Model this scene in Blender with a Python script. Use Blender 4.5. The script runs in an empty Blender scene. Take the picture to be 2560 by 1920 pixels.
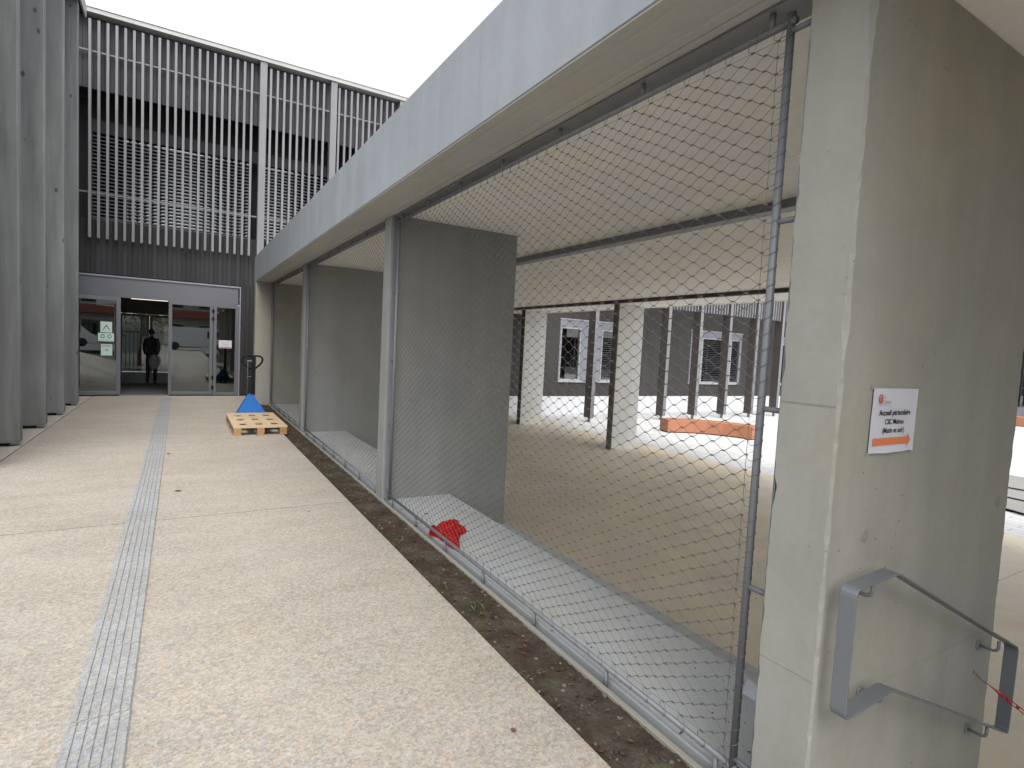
import bpy, math, random
import numpy as np
from mathutils import Vector, Matrix, noise
random.seed(7); rng = np.random.default_rng(7)
scn = bpy.context.scene
COL = scn.collection

# ------------------------------------------------------------------ camera
cam_d = bpy.data.cameras.new('camera'); cam = bpy.data.objects.new('camera', cam_d); COL.objects.link(cam)
cam_d.sensor_fit = 'HORIZONTAL'; cam_d.sensor_width = 36.0; cam_d.lens = 19.45
cam_d.clip_start = 0.02; cam_d.clip_end = 2000
_M = [[0.8589, 0.0107, 0.5121], [-0.5097, -0.0805, 0.8566], [0.0504, -0.9967, -0.0637]]
cam.matrix_world = Matrix(((_M[0][0], -_M[0][1], -_M[0][2], 0), (_M[1][0], -_M[1][1], -_M[1][2], 0),
                           (_M[2][0], -_M[2][1], -_M[2][2], 1.6), (0, 0, 0, 1)))
scn.camera = cam
# ------------------------------------------------------------------ sky, sun, exposure
SUN_EL, SUN_AZ = math.radians(55), math.radians(192)      # azimuth clockwise from +Y
w = bpy.data.worlds.new('World'); scn.world = w; w.use_nodes = True
wt = w.node_tree; wt.nodes.clear()
sky = wt.nodes.new('ShaderNodeTexSky'); sky.sky_type = 'NISHITA'; sky.sun_disc = False
sky.sun_elevation = SUN_EL; sky.sun_rotation = SUN_AZ; sky.air_density = 1.0; sky.dust_density = 2.5; sky.ozone_density = 1.0
hs = wt.nodes.new('ShaderNodeHueSaturation'); hs.inputs['Saturation'].default_value = 0.25
bg = wt.nodes.new('ShaderNodeBackground'); bg.inputs['Strength'].default_value = 0.15
wo = wt.nodes.new('ShaderNodeOutputWorld')
wt.links.new(sky.outputs[0], hs.inputs['Color']); wt.links.new(hs.outputs[0], bg.inputs[0]); wt.links.new(bg.outputs[0], wo.inputs[0])
sd = bpy.data.lights.new('sun', 'SUN'); sd.energy = 0.9; sd.angle = math.radians(45); sd.color = (1, 0.97, 0.93)
sun = bpy.data.objects.new('sun', sd); COL.objects.link(sun)
_d = Vector((math.sin(SUN_AZ) * math.cos(SUN_EL), math.cos(SUN_AZ) * math.cos(SUN_EL), math.sin(SUN_EL)))
sun.rotation_euler = (-_d).to_track_quat('-Z', 'Y').to_euler(); sun.location = (0, 0, 30)
vs = scn.view_settings; vs.view_transform = 'Standard'; vs.look = 'None'; vs.gamma = 1; vs.use_curve_mapping = False
vs.exposure = 1.45
scn.render.engine = 'CYCLES'
scn.cycles.max_bounces = 10; scn.cycles.diffuse_bounces = 6; scn.cycles.transparent_max_bounces = 24

# ------------------------------------------------------------------ material helpers
class T:
    def __init__(s, name):
        s.m = bpy.data.materials.new(name); s.m.use_nodes = True; s.t = s.m.node_tree; s.t.nodes.clear()
        s.out = s.t.nodes.new('ShaderNodeOutputMaterial')
        s.b = s.t.nodes.new('ShaderNodeBsdfPrincipled'); s.t.links.new(s.b.outputs[0], s.out.inputs[0])
        s.pos = s.t.nodes.new('ShaderNodeNewGeometry').outputs['Position']
    def set(s, sock, v):
        if isinstance(v, bpy.types.NodeSocket): s.t.links.new(v, sock)
        else: sock.default_value = v
    def node(s, typ, ins=None, **props):
        n = s.t.nodes.new(typ)
        for k, v in props.items(): setattr(n, k, v)
        for k, v in (ins or {}).items(): s.set(n.inputs[k], v)
        return n
    def math(s, op, a, b=0.0, clamp=False):
        n = s.node('ShaderNodeMath', {0: a, 1: b}, operation=op); n.use_clamp = clamp; return n.outputs[0]
    def scale(s, sc, rot=(0, 0, 0)):
        return s.node('ShaderNodeMapping', {'Vector': s.pos, 'Scale': sc, 'Rotation': rot}).outputs[0]
    def noise(s, scale, detail=4, vec=None, rough=0.55):
        return s.node('ShaderNodeTexNoise', {'Vector': vec if vec is not None else s.pos, 'Scale': scale, 'Detail': detail, 'Roughness': rough}).outputs[0]
    def vor(s, scale, vec=None, out='Distance', feature='F1'):
        return s.node('ShaderNodeTexVoronoi', {'Vector': vec if vec is not None else s.pos, 'Scale': scale}, feature=feature).outputs[out]
    def step(s, v, lo, hi, a=0.0, b=1.0):
        n = s.node('ShaderNodeMapRange', {'Value': v, 'From Min': lo, 'From Max': hi, 'To Min': a, 'To Max': b}); n.clamp = True; return n.outputs[0]
    def mix(s, f, a, b, blend='MIX'):
        n = s.t.nodes.new('ShaderNodeMix'); n.data_type = 'RGBA'; n.blend_type = blend
        s.set(n.inputs[0], f); s.set(n.inputs[6], a if isinstance(a, bpy.types.NodeSocket) else (*a, 1)); s.set(n.inputs[7], b if isinstance(b, bpy.types.NodeSocket) else (*b, 1))
        return n.outputs[2]
    def mul(s, col, v):
        n = s.node('ShaderNodeVectorMath', operation='SCALE'); s.set(n.inputs[0], col if isinstance(col, bpy.types.NodeSocket) else tuple(col)); s.set(n.inputs[3], v); return n.outputs[0]
    def bump(s, h, strength=0.3, dist=0.01):
        n = s.node('ShaderNodeBump', {'Height': h, 'Strength': strength, 'Distance': dist}); s.t.links.new(n.outputs[0], s.b.inputs['Normal'])
    def fin(s, col, rough=0.6, metal=0.0, spec=0.5):
        s.set(s.b.inputs['Base Color'], col if isinstance(col, bpy.types.NodeSocket) else (*col, 1)); s.set(s.b.inputs['Roughness'], rough)
        s.b.inputs['Metallic'].default_value = metal; s.b.inputs['Specular IOR Level'].default_value = spec
        return s.m

def concrete(name, base, var=0.3, streak=0.22, pits=1.0, warm=0.05, rough=0.75):
    t = T(name)
    n1 = t.noise(0.9, 6); n2 = t.noise(1.0, 4, t.scale((5, 5, 0.25))); n3 = t.noise(35, 3); n4 = t.noise(4.0, 5)
    v = t.math('ADD', t.math('MULTIPLY', t.math('SUBTRACT', n1, 0.5), var), 1.0)
    v = t.math('ADD', v, t.math('MULTIPLY', t.math('SUBTRACT', n2, 0.5), streak))
    v = t.math('ADD', v, t.math('MULTIPLY', t.math('SUBTRACT', n3, 0.5), 0.14))
    v = t.math('ADD', v, t.math('MULTIPLY', t.math('SUBTRACT', n4, 0.5), var * 0.6))
    pd = t.vor(21); pm = t.step(pd, 0.045, 0.11, 1, 0); pr = t.step(t.noise(2.6, 3), 0.5, 0.66)
    pit = t.math('MULTIPLY', t.math('MULTIPLY', pm, pr), 0.55 * pits)
    v = t.math('MULTIPLY', v, t.math('SUBTRACT', 1.0, pit))
    warmc = (base[0] * (1 + warm * 2), base[1] * (1 + warm), base[2] * (1 - warm * 2))
    col = t.mul(t.mix(t.step(t.noise(1.6, 4), 0.4, 0.65), base, warmc), v)
    h = t.math('SUBTRACT', t.math('MULTIPLY', t.noise(90, 3), 0.35), t.math('MULTIPLY', pit, 2.0))
    t.bump(t.math('ADD', h, t.math('MULTIPLY', n4, 0.6)), 0.25, 0.006)
    return t.fin(col, rough, 0, 0.3)

def plain(name, base, rough=0.5, metal=0.0, var=0.12, nscale=6.0, spec=0.5, rand=0.0, bump=0.0, bscale=60):
    t = T(name)
    v = t.math('ADD', t.math('MULTIPLY', t.math('SUBTRACT', t.noise(nscale, 5), 0.5), var * 2), 1.0)
    v = t.math('ADD', v, t.math('MULTIPLY', t.math('SUBTRACT', t.noise(nscale * 9, 3), 0.5), var))
    if rand:
        oi = t.node('ShaderNodeObjectInfo').outputs['Random']
        v = t.math('MULTIPLY', v, t.math('ADD', t.math('MULTIPLY', t.math('SUBTRACT', oi, 0.5), rand), 1.0))
    if bump: t.bump(t.noise(bscale, 4), bump, 0.005)
    r = t.math('ADD', t.math('MULTIPLY', t.math('SUBTRACT', t.noise(nscale * 3, 3), 0.5), 0.25), rough)
    return t.fin(t.mul(base, v), r, metal, spec)

def wood(name, base, grain=0.5, rand=0.35, knots=0.0, axis='z', rough=0.75, fine=1.0):
    t = T(name)
    sc = {'z': (14 * fine, 14 * fine, 0.6), 'x': (0.8, 16, 16), 'y': (16, 0.8, 16)}[axis]
    oi = t.node('ShaderNodeObjectInfo').outputs['Random']
    off = t.node('ShaderNodeCombineXYZ', {0: t.math('MULTIPLY', oi, 13.0), 2: t.math('MULTIPLY', oi, 7.0)}).outputs[0]
    vec = t.node('ShaderNodeVectorMath', {0: t.scale(sc), 1: off}, operation='ADD').outputs[0]
    g = t.noise(1.0, 6, vec, 0.65)
    v = t.math('ADD', t.math('MULTIPLY', t.math('SUBTRACT', g, 0.5), grain * 2), 1.0)
    v = t.math('ADD', v, t.math('MULTIPLY', t.math('SUBTRACT', t.noise(1.3, 3), 0.5), 0.35))
    v = t.math('MULTIPLY', v, t.math('ADD', t.math('MULTIPLY', t.math('SUBTRACT', oi, 0.5), rand), 1.0))
    if knots:
        kd = t.vor(1.0, t.scale((5.5, 5.5, 3.0))); sel = t.step(t.noise(3.1, 1), 0.48, 0.52)
        k = t.math('MULTIPLY', t.step(kd, 0.07, 0.17, 1, 0), sel)
        v = t.math('MULTIPLY', v, t.math('SUBTRACT', 1.0, t.math('MULTIPLY', k, knots)))
    t.bump(g, 0.25, 0.004)
    return t.fin(t.mul(base, v), rough, 0, 0.3)

def aggregate(name, base, sc=1.0, contrast=1.0):
    t = T(name)
    c1 = t.vor(95 * sc, out='Color'); c2 = t.vor(42 * sc, out='Color')
    bw = lambda c: t.node('ShaderNodeSeparateColor', {0: c}).outputs[0]
    v = t.math('ADD', t.math('MULTIPLY', t.math('SUBTRACT', bw(c1), 0.5), 0.42 * contrast), 1.0)
    v = t.math('ADD', v, t.math('MULTIPLY', t.math('SUBTRACT', bw(c2), 0.5), 0.12 * contrast))
    v = t.math('ADD', v, t.math('MULTIPLY', t.math('SUBTRACT', t.noise(0.55, 6), 0.5), 0.36))
    v = t.math('ADD', v, t.math('MULTIPLY', t.math('SUBTRACT', t.noise(1.0, 5, t.scale((1.0, 3.5, 1))), 0.5), 0.34))
    v = t.math('ADD', v, t.math('MULTIPLY', t.math('SUBTRACT', t.noise(7, 5), 0.5), 0.12))
    g = t.node('ShaderNodeSeparateColor', {0: c1}).outputs[1]
    warm = (base[0] * 1.12, base[1] * 0.98, base[2] * 0.84); cool = (base[0] * 0.92, base[1] * 0.97, base[2] * 1.05)
    col = t.mix(g, cool, warm)
    col = t.mix(t.step(t.noise(0.9, 4), 0.42, 0.62), col, (base[0] * 1.04, base[1] * 0.97, base[2] * 0.88), 'MIX')
    col = t.mix(0.5, col, t.mix(g, cool, warm))
    t.bump(t.vor(95 * sc), 0.35, 0.004)
    return t.fin(t.mul(col, v), 0.8, 0, 0.25)

def glass(name, tint=(0.75, 0.82, 0.8), refl=1.0, rough=0.0):
    t = T(name); t.t.nodes.remove(t.b)
    tr = t.node('ShaderNodeBsdfTransparent', {'Color': (*tint, 1)}); gl = t.node('ShaderNodeBsdfGlossy', {'Color': (1, 1, 1, 1), 'Roughness': rough})
    fr = t.node('ShaderNodeFresnel', {'IOR': 1.75}).outputs[0]
    f = t.math('ADD', t.math('MULTIPLY', fr, refl), 0.06, True)
    mx = t.node('ShaderNodeMixShader', {0: f, 1: tr.outputs[0], 2: gl.outputs[0]})
    t.t.links.new(mx.outputs[0], t.out.inputs[0]); return t.m

def emit(name, col, s):
    t = T(name); t.t.nodes.remove(t.b)
    e = t.node('ShaderNodeEmission', {'Color': (*col, 1), 'Strength': s}); t.t.links.new(e.outputs[0], t.out.inputs[0]); return t.m

def soil_mat():
    t = T('soil')
    n = t.noise(9, 6); v = t.math('ADD', t.math('MULTIPLY', t.math('SUBTRACT', n, 0.5), 1.1), 1.0)
    v = t.math('ADD', v, t.math('MULTIPLY', t.math('SUBTRACT', t.noise(60, 4), 0.5), 0.8))
    col = t.mix(t.step(t.noise(3.5, 4), 0.45, 0.65), (0.048, 0.036, 0.026), (0.07, 0.060, 0.047))
    col = t.mix(t.math('MULTIPLY', t.step(t.noise(4.5, 4), 0.6, 0.7), 0.35), col, (0.06, 0.085, 0.03))
    t.bump(t.noise(45, 5), 0.6, 0.02)
    return t.fin(t.mul(col, v), 0.95, 0, 0.1)

def pavers():
    t = T('court_pavers')
    b = t.node('ShaderNodeTexBrick', {'Vector': t.scale((1, 1, 1), (0, 0, 1.5708)), 'Color1': (0.56, 0.56, 0.55, 1), 'Color2': (0.48, 0.48, 0.47, 1), 'Mortar': (0.32, 0.32, 0.32, 1),
                                     'Scale': 1.0, 'Mortar Size': 0.012, 'Brick Width': 0.6, 'Row Height': 0.2})
    v = t.math('ADD', t.math('MULTIPLY', t.math('SUBTRACT', t.noise(0.7, 5), 0.5), 0.3), 1.0)
    v = t.math('ADD', v, t.math('MULTIPLY', t.math('SUBTRACT', t.noise(14, 4), 0.5), 0.2))
    return t.fin(t.mul(b.outputs[0], v), 0.8, 0, 0.3)

MAT = dict(
    beam=concrete('concrete_beam', (0.285, 0.308, 0.325), 0.3, 0.34, 1.1, 0.0),
    under=concrete('concrete_beam_lit', (0.42, 0.425, 0.41), 0.26, 0.1, 0.5, 0.03),  # lighter copy of the beam concrete, bounced light painted in
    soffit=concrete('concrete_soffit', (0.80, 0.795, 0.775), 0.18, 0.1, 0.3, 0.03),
    wall=concrete('concrete_wall', (0.265, 0.262, 0.234), 0.46, 0.34, 1.4, 0.04),
    wall2=concrete('concrete_smooth', (0.225, 0.23, 0.224), 0.36, 0.34, 0.7, 0.02),
    wallw=concrete('concrete_white', (0.60, 0.60, 0.585), 0.12, 0.1, 0.3, 0.02),
    step=concrete('concrete_step', (0.39, 0.405, 0.41), 0.3, 0.1, 0.4, 0.02),
    kerb=concrete('concrete_kerb', (0.22, 0.21, 0.185), 0.3, 0.1, 1.0, 0.04),
    floor=concrete('concrete_floor', (0.58, 0.515, 0.415), 0.42, 0.0, 0.2, 0.03, 0.55),
    walk=aggregate('exposed_aggregate', (0.285, 0.268, 0.236)),
    strip=aggregate('exposed_aggregate_pale', (0.34, 0.325, 0.29), 1, 0.7),
    granite=aggregate('grey_granite', (0.245, 0.257, 0.262), 1.0, 0.9),
    joint=plain('joint_black', (0.05, 0.05, 0.045), 0.9),
    soil=soil_mat(), pav=pavers(),
    gravel=plain('pebble', (0.12, 0.105, 0.088), 0.8, 0, 0.4, 30, 0.3),
    ground=plain('ground_asphalt', (0.09, 0.09, 0.09), 0.9, 0, 0.3, 0.5, 0.3, bump=0.3),
    fore=aggregate('forecourt_concrete', (0.24, 0.235, 0.215), 1, 0.6),
    steel=plain('grey_painted_steel', (0.145, 0.15, 0.16), 0.42, 0.0, 0.10, 4, 0.5),
    chan=plain('dark_channel_steel', (0.045, 0.046, 0.05), 0.6),
    rail=plain('handrail_steel', (0.14, 0.152, 0.162), 0.38, 0.25, 0.08, 4, 0.5),
    cable=plain('steel_cable', (0.125, 0.117, 0.104), 0.5, 0.3, 0.15, 20),
    fin=wood('grey_stained_timber', (0.175, 0.181, 0.178), 0.6, 0.2, 0.75, 'z', 0.8, 0.5),
    board=wood('dark_stained_board', (0.028, 0.027, 0.029), 0.35, 0.4, 0.4, 'z'),
    board_lit=wood('stained_board_lit', (0.050, 0.050, 0.056), 0.5, 0.5, 0.45, 'z'),  # same boards, painted lighter for the extra light on the upper facade
    slat=wood('pale_grey_slat', (0.17, 0.17, 0.177), 0.16, 0.2, 0.0, 'z', 0.6),
    fascia=wood('weathered_fascia', (0.36, 0.35, 0.34), 0.25, 0.1, 0.3, 'x'),
    zinc=plain('zinc_cap', (0.42, 0.43, 0.43), 0.4, 0.3, 0.1, 2),
    black=plain('black_void', (0.012, 0.012, 0.013), 0.9),
    alu=plain('grey_aluminium_frame', (0.115, 0.118, 0.13), 0.38, 0.15, 0.06, 3),
    alul=plain('pale_aluminium', (0.22, 0.22, 0.255), 0.45, 0.1, 0.06, 3),
    blind=plain('blind_slat', (0.075, 0.078, 0.086), 0.42, 0.3, 0.1, 6),
    glass=glass('door_glass', (0.62, 0.70, 0.68), 0.9), glassd=glass('window_glass', (0.32, 0.38, 0.38), 1.5),
    pane=glass('clear_glass', (0.32, 0.34, 0.33), 0.6),
    court=wood('court_dark_cladding', (0.052, 0.047, 0.047), 0.8, 0.0, 0.0, 'z', 0.8, 1.6),
    pier_shade=plain('olive_pier_shade', (0.14, 0.13, 0.11), 0.7, 0, 0.2, 3),  # olive tone standing in for shade on the nearer pier
    courtfin=plain('brown_black_fin', (0.060, 0.050, 0.046), 0.7, 0, 0.2, 3),
    white=concrete('white_render', (0.60, 0.61, 0.63), 0.1, 0.1, 0.1, 0.0),
    orange=plain('orange_bench_paint', (0.36, 0.15, 0.08), 0.55, 0, 0.12, 4, 0.4, bump=0.1),
    ply=wood('pale_plywood', (0.47, 0.355, 0.225), 0.16, 0.1, 0.15, 'x', 0.7),
    plye=wood('plywood_edge', (0.32, 0.19, 0.09), 0.3, 0.25, 0, 'x', 0.7),
    blue=plain('blue_enamel', (0.004, 0.085, 0.30), 0.5, 0, 0.25, 7, 0.2),
    rubber=plain('black_plastic', (0.007, 0.007, 0.008), 0.7, 0, 0.1, 6, 0.2),
    cloth=plain('red_cloth', (0.34, 0.009, 0.012), 0.9, 0, 0.3, 9, 0.05, bump=0.4, bscale=300),
    red=plain('red_plastic', (0.30, 0.008, 0.014), 0.35, 0, 0.1, 9),
    paper=plain('paper', (0.50, 0.50, 0.545), 0.6, 0, 0.05, 14), ink=plain('ink', (0.03, 0.03, 0.035), 0.7), inkg=plain('grey_ink', (0.30, 0.30, 0.31), 0.7),
    inko=plain('orange_ink', (0.60, 0.16, 0.05), 0.6), inkr=plain('red_ink', (0.48, 0.07, 0.06), 0.6), green=plain('pale_green_print', (0.42, 0.55, 0.48), 0.6),
    leaf=plain('dry_leaf', (0.10, 0.05, 0.028), 0.7, 0, 0.4, 40), grass=plain('weed', (0.07, 0.12, 0.03), 0.7, 0, 0.3, 20),
    yleaf=plain('yellow_foliage', (0.16, 0.13, 0.02), 0.6, 0, 0.4, 3), bark=plain('bark', (0.08, 0.06, 0.045), 0.9, 0, 0.3, 6),
    int_floor=plain('vestibule_mat', (0.075, 0.072, 0.068), 0.8, 0, 0.2, 8), int_wall=plain('vestibule_wall', (0.16, 0.15, 0.13), 0.7),
    lamp=emit('lamp_tube', (1.0, 0.95, 0.85), 0.5), coat=plain('dark_coat', (0.016, 0.016, 0.02), 0.85), skin=plain('skin', (0.42, 0.26, 0.19), 0.5), hair=plain('hair', (0.02, 0.015, 0.012), 0.6),
    greycloth=plain('grey_cloth', (0.24, 0.24, 0.25), 0.85), roofred=plain('red_roof', (0.22, 0.055, 0.04), 0.7, 0, 0.2, 2), facade=concrete('street_render', (0.36, 0.35, 0.33), 0.2, 0.2, 0.2),
    van=plain('white_van_paint', (0.62, 0.63, 0.64), 0.3, 0, 0.04, 2), tyre=plain('tyre', (0.02, 0.02, 0.02), 0.8))

# ------------------------------------------------------------------ geometry helpers
WL = {}
class MB:
    def __init__(s): s.v = []; s.f = []
    def add(s, vs, fs):
        o = len(s.v); s.v += [tuple(map(float, p)) for p in vs]; s.f += [tuple(i + o for i in f) for f in fs]; return s
    def box(s, x0, x1, y0, y1, z0, z1, c=0.0):
        if c <= 0:
            return s.add([(x0, y0, z0), (x1, y0, z0), (x1, y1, z0), (x0, y1, z0), (x0, y0, z1), (x1, y0, z1), (x1, y1, z1), (x0, y1, z1)],
                         [(0, 3, 2, 1), (4, 5, 6, 7), (0, 1, 5, 4), (1, 2, 6, 5), (2, 3, 7, 6), (3, 0, 4, 7)])
        L = []
        for (z, i) in ((z0, c), (z0 + c, 0), (z1 - c, 0), (z1, c)):
            a, b, cc, d = x0 + i, x1 - i, y0 + i, y1 - i
            k = c if i == 0 else c * 0.4
            L.append([(a + k, cc, z), (b - k, cc, z), (b, cc + k, z), (b, d - k, z), (b - k, d, z), (a + k, d, z), (a, d - k, z), (a, cc + k, z)])
        return s.loft(L)
    def loft(s, L, cap=True, close=True):
        n = len(L[0]); vs = [p for l in L for p in l]; fs = []
        for i in range(len(L) - 1):
            for j in range(n if close else n - 1):
                k = (j + 1) % n; fs.append((i * n + j, i * n + k, (i + 1) * n + k, (i + 1) * n + j))
        if cap: fs += [tuple(range(n))[::-1], tuple((len(L) - 1) * n + j for j in range(n))]
        return s.add(vs, fs)
    def tube(s, path, r, n=8, cap=True, closed=False):
        P = [Vector(p) for p in path]; L = []; up = None
        rs = r if isinstance(r, (list, tuple)) else [r] * len(P)
        for i, p in enumerate(P):
            if closed: t = (P[(i + 1) % len(P)] - P[i - 1])
            else: t = (P[min(i + 1, len(P) - 1)] - P[max(i - 1, 0)])
            t.normalize()
            if up is None: up = Vector((0, 0, 1)) if abs(t.z) < 0.9 else Vector((1, 0, 0))
            a = t.cross(up); a.normalize(); b = a.cross(t); up = b
            L.append([tuple(p + (a * math.cos(q) + b * math.sin(q)) * rs[i]) for q in (2 * math.pi * k / n for k in range(n))])
        if closed: L.append(L[0])
        return s.loft(L, cap and not closed)
    def extr(s, prof, y0, y1, axis='y'):
        f = {'y': lambda p, t: (p[0], t, p[1]), 'x': lambda p, t: (t, p[0], p[1]), 'z': lambda p, t: (p[0], p[1], t)}[axis]
        return s.loft([[f(p, y0) for p in prof], [f(p, y1) for p in prof]])
    def disc(s, c, n, r, t, k=20):
        n = Vector(n).normalized(); a = n.orthogonal().normalized(); b = n.cross(a); c = Vector(c)
        ring = lambda rr, h: [tuple(c + n * h + (a * math.cos(q) + b * math.sin(q)) * rr) for q in (2 * math.pi * i / k for i in range(k))]
        return s.loft([ring(r, 0), ring(r, t * 0.6), ring(r * 0.85, t)])
    def xf(s, M):
        s.v = [tuple(M @ Vector(p)) for p in s.v]; return s
    def build(s, name, mat, parent=None, smooth=False, **tags):
        v = np.array(s.v); c = (v.min(0) + v.max(0)) / 2; c[2] = v[:, 2].min()
        me = bpy.data.meshes.new(name); me.from_pydata((v - c).tolist(), [], s.f); me.update()
        return put(name, me, mat, parent, c, smooth, **tags)
def put(name, me, mat, parent=None, loc=(0, 0, 0), smooth=False, **tags):
    if mat is not None and not me.materials: me.materials.append(MAT[mat] if isinstance(mat, str) else mat)
    if smooth: me.shade_smooth()
    o = bpy.data.objects.new(name, me); COL.objects.link(o)
    loc = Vector(loc); WL[o] = loc.copy(); o.location = loc
    if parent is not None: o.parent = parent; o.location = loc - WL[parent]
    for k, v in tags.items(): o[k] = v
    return o
def thing(name, label, cat, loc=(0, 0, 0), group=None, kind=None):
    o = bpy.data.objects.new(name, None); COL.objects.link(o); o.location = loc; WL[o] = Vector(loc); o.empty_display_size = 0.1
    if label: o['label'] = label
    if cat: o['category'] = cat
    if group: o['group'] = group
    if kind: o['kind'] = kind
    return o
def mesh_of(mb, name):
    me = bpy.data.meshes.new(name); me.from_pydata(mb.v, [], mb.f); me.update(); return me
def B(*a): return MB().box(*a)
def nz(x, y=0.0, z=0.0): return noise.noise(Vector((x, y, z)))

# ================================================================== SETTING: ground and floors
ZC = -0.86
B(-400, 400, -400, 400, -1.2, -1.0).build('ground', 'ground', kind='structure')
B(-60, 1.44, -60, -8.02, -0.6, -0.006).build('forecourt', 'fore', kind='structure')
walk = thing('walkway', None, None, (0, 4, 0), kind='structure')
for y0, y1 in ((-8, -0.5), (-0.492, 5.454), (5.466, 16.12)):
    B(-1.793, 1.448, y0, y1, -0.35, 0, 0.004).build('slab', 'walk', walk)
B(-2.9, -1.807, -8, 16.12, -0.35, 0.001, 0.004).build('slab', 'strip', walk)
B(-2.0, 1.40, -8, 16.1, -0.5, -0.045).build('sub_base', 'joint', walk)
B(-1.79, 1.446, 5.4545, 5.4655, -0.04, -0.0015).build('joint_sealant', 'joint', walk)
tp = thing('tactile_paving', None, None, (-0.29, 8, 0), kind='structure')
tl = MB(); tl.box(-0.107, 0.107, -0.297, 0.297, -0.004, 0.004)
for i in range(6): tl.box(-0.104 + i * 0.0355, -0.104 + i * 0.0355 + 0.0305, -0.2955, 0.2955, 0.003, 0.0095, 0.002)
tlm = mesh_of(tl, 'tile')
for i in range(28): put('tile', tlm, 'granite', tp, (-0.295 + 0.0004 * (i % 3) + 0.0035 * (8 - (i * 0.6 - 0.6)), -0.6 + i * 0.6, 0.001))
# soil strip with clods
s = MB(); nx, ny = 12, 620
for j in range(ny + 1):
    for i in range(nx + 1):
        x = 1.447 + 0.318 * i / nx; y = 0.0 + 14.3 * j / ny
        e = min(1, min(i, nx - i) / 2)
        s.v.append((x, y, -0.034 + 0.012 * nz(x * 9, y * 9) + 0.011 * nz(x * 31, y * 31, 3) + 0.008 * nz(x * 70, y * 70, 8) + 0.006 * (1 - e)))
for j in range(ny):
    for i in range(nx):
        a = j * (nx + 1) + i; s.f.append((a, a + 1, a + nx + 2, a + nx + 1))
s.build('soil_strip', 'soil', smooth=True, kind='structure')
B(1.44, 1.77, -0.1, 14.3, -0.5, -0.075).build('soil_bed', 'soil', kind='structure')
def rock(mb, c, r, flat=0.6):
    k = random.random() * 50; L = []
    pts = [(0, 0, 1), (0, 0, -1)] + [(math.cos(a), math.sin(a), h) for h in (0.45, -0.45) for a in (i * math.pi / 3 for i in range(6))]
    vs = []
    for p in pts:
        q = Vector(p).normalized() * r * (0.75 + 0.5 * random.random()); vs.append((c[0] + q.x, c[1] + q.y, c[2] + q.z * flat))
    fs = []
    for i in range(6):
        j = (i + 1) % 6; fs += [(0, 2 + i, 2 + j), (2 + i, 8 + i, 8 + j, 2 + j), (1, 8 + j, 8 + i)]
    mb.add(vs, fs)
pb = MB(); cl = MB(); dl = MB()
for i in range(330):
    y = 0.6 + 13.5 * random.random() ** 1.8; rock(pb, (1.46 + 0.29 * random.random(), y, -0.03 + 0.006 * random.random()), 0.003 + 0.011 * random.random() ** 2.5, 0.7)
for i in range(1500):
    y = 0.4 + 13.8 * random.random() ** 1.5; rock(cl, (1.455 + 0.30 * random.random(), y, -0.032), 0.004 + 0.012 * random.random() ** 2, 0.55)
for i in range(420):
    y = 0.6 + 13.4 * random.random() ** 1.6; x = 1.46 + 0.29 * random.random(); a = random.random() * 6.3; l = 0.006 + 0.012 * random.random(); z = -0.018 + 0.006 * random.random()
    ca, sa = math.cos(a) * l, math.sin(a) * l
    dl.add([(x - ca, y - sa, z), (x + sa * .4, y - ca * .4, z + .003), (x + ca, y + sa, z + .004), (x - sa * .4, y + ca * .4, z + .002)], [(0, 1, 2, 3)])
pb.build('pebbles', 'gravel', kind='stuff', label='small pale pebbles scattered on the soil strip', category='pebbles')
cl.build('soil_clods', 'soil', kind='stuff', label='brown crumbs of earth on the soil strip', category='soil')
dl.build('leaf_litter', 'leaf', kind='stuff', label='dry brown leaf scraps on the soil strip', category='leaves')
wd = MB()
for (cx, cy, n) in ((1.60, 2.95, 26), (1.53, 6.6, 30), (1.62, 7.1, 24), (1.50, 4.2, 10), (1.55, 10.5, 20), (1.47, 2.2, 12), (1.48, 3.35, 8)):
    for k in range(n // 2):
        a = random.random() * 6.28; l = 0.02 + 0.03 * random.random(); x = cx + 0.035 * random.gauss(0, 1); y = cy + 0.06 * random.gauss(0, 1); x = min(max(x, 1.46), 1.74)
        dx, dy = math.cos(a), math.sin(a)
        wd.add([(x - dy * .002, y + dx * .002, -.035), (x + dy * .002, y - dx * .002, -.035), (x + dx * l * .5 + dy * .0015, y + dy * l * .5, -.035 + l * .8), (x + dx * l, y + dy * l, -.035 + l)], [(0, 1, 2), (0, 2, 3)])
wd.build('weeds', 'grass', kind='stuff', label='tiny green weeds sprouting from the soil strip', category='weeds')
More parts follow.
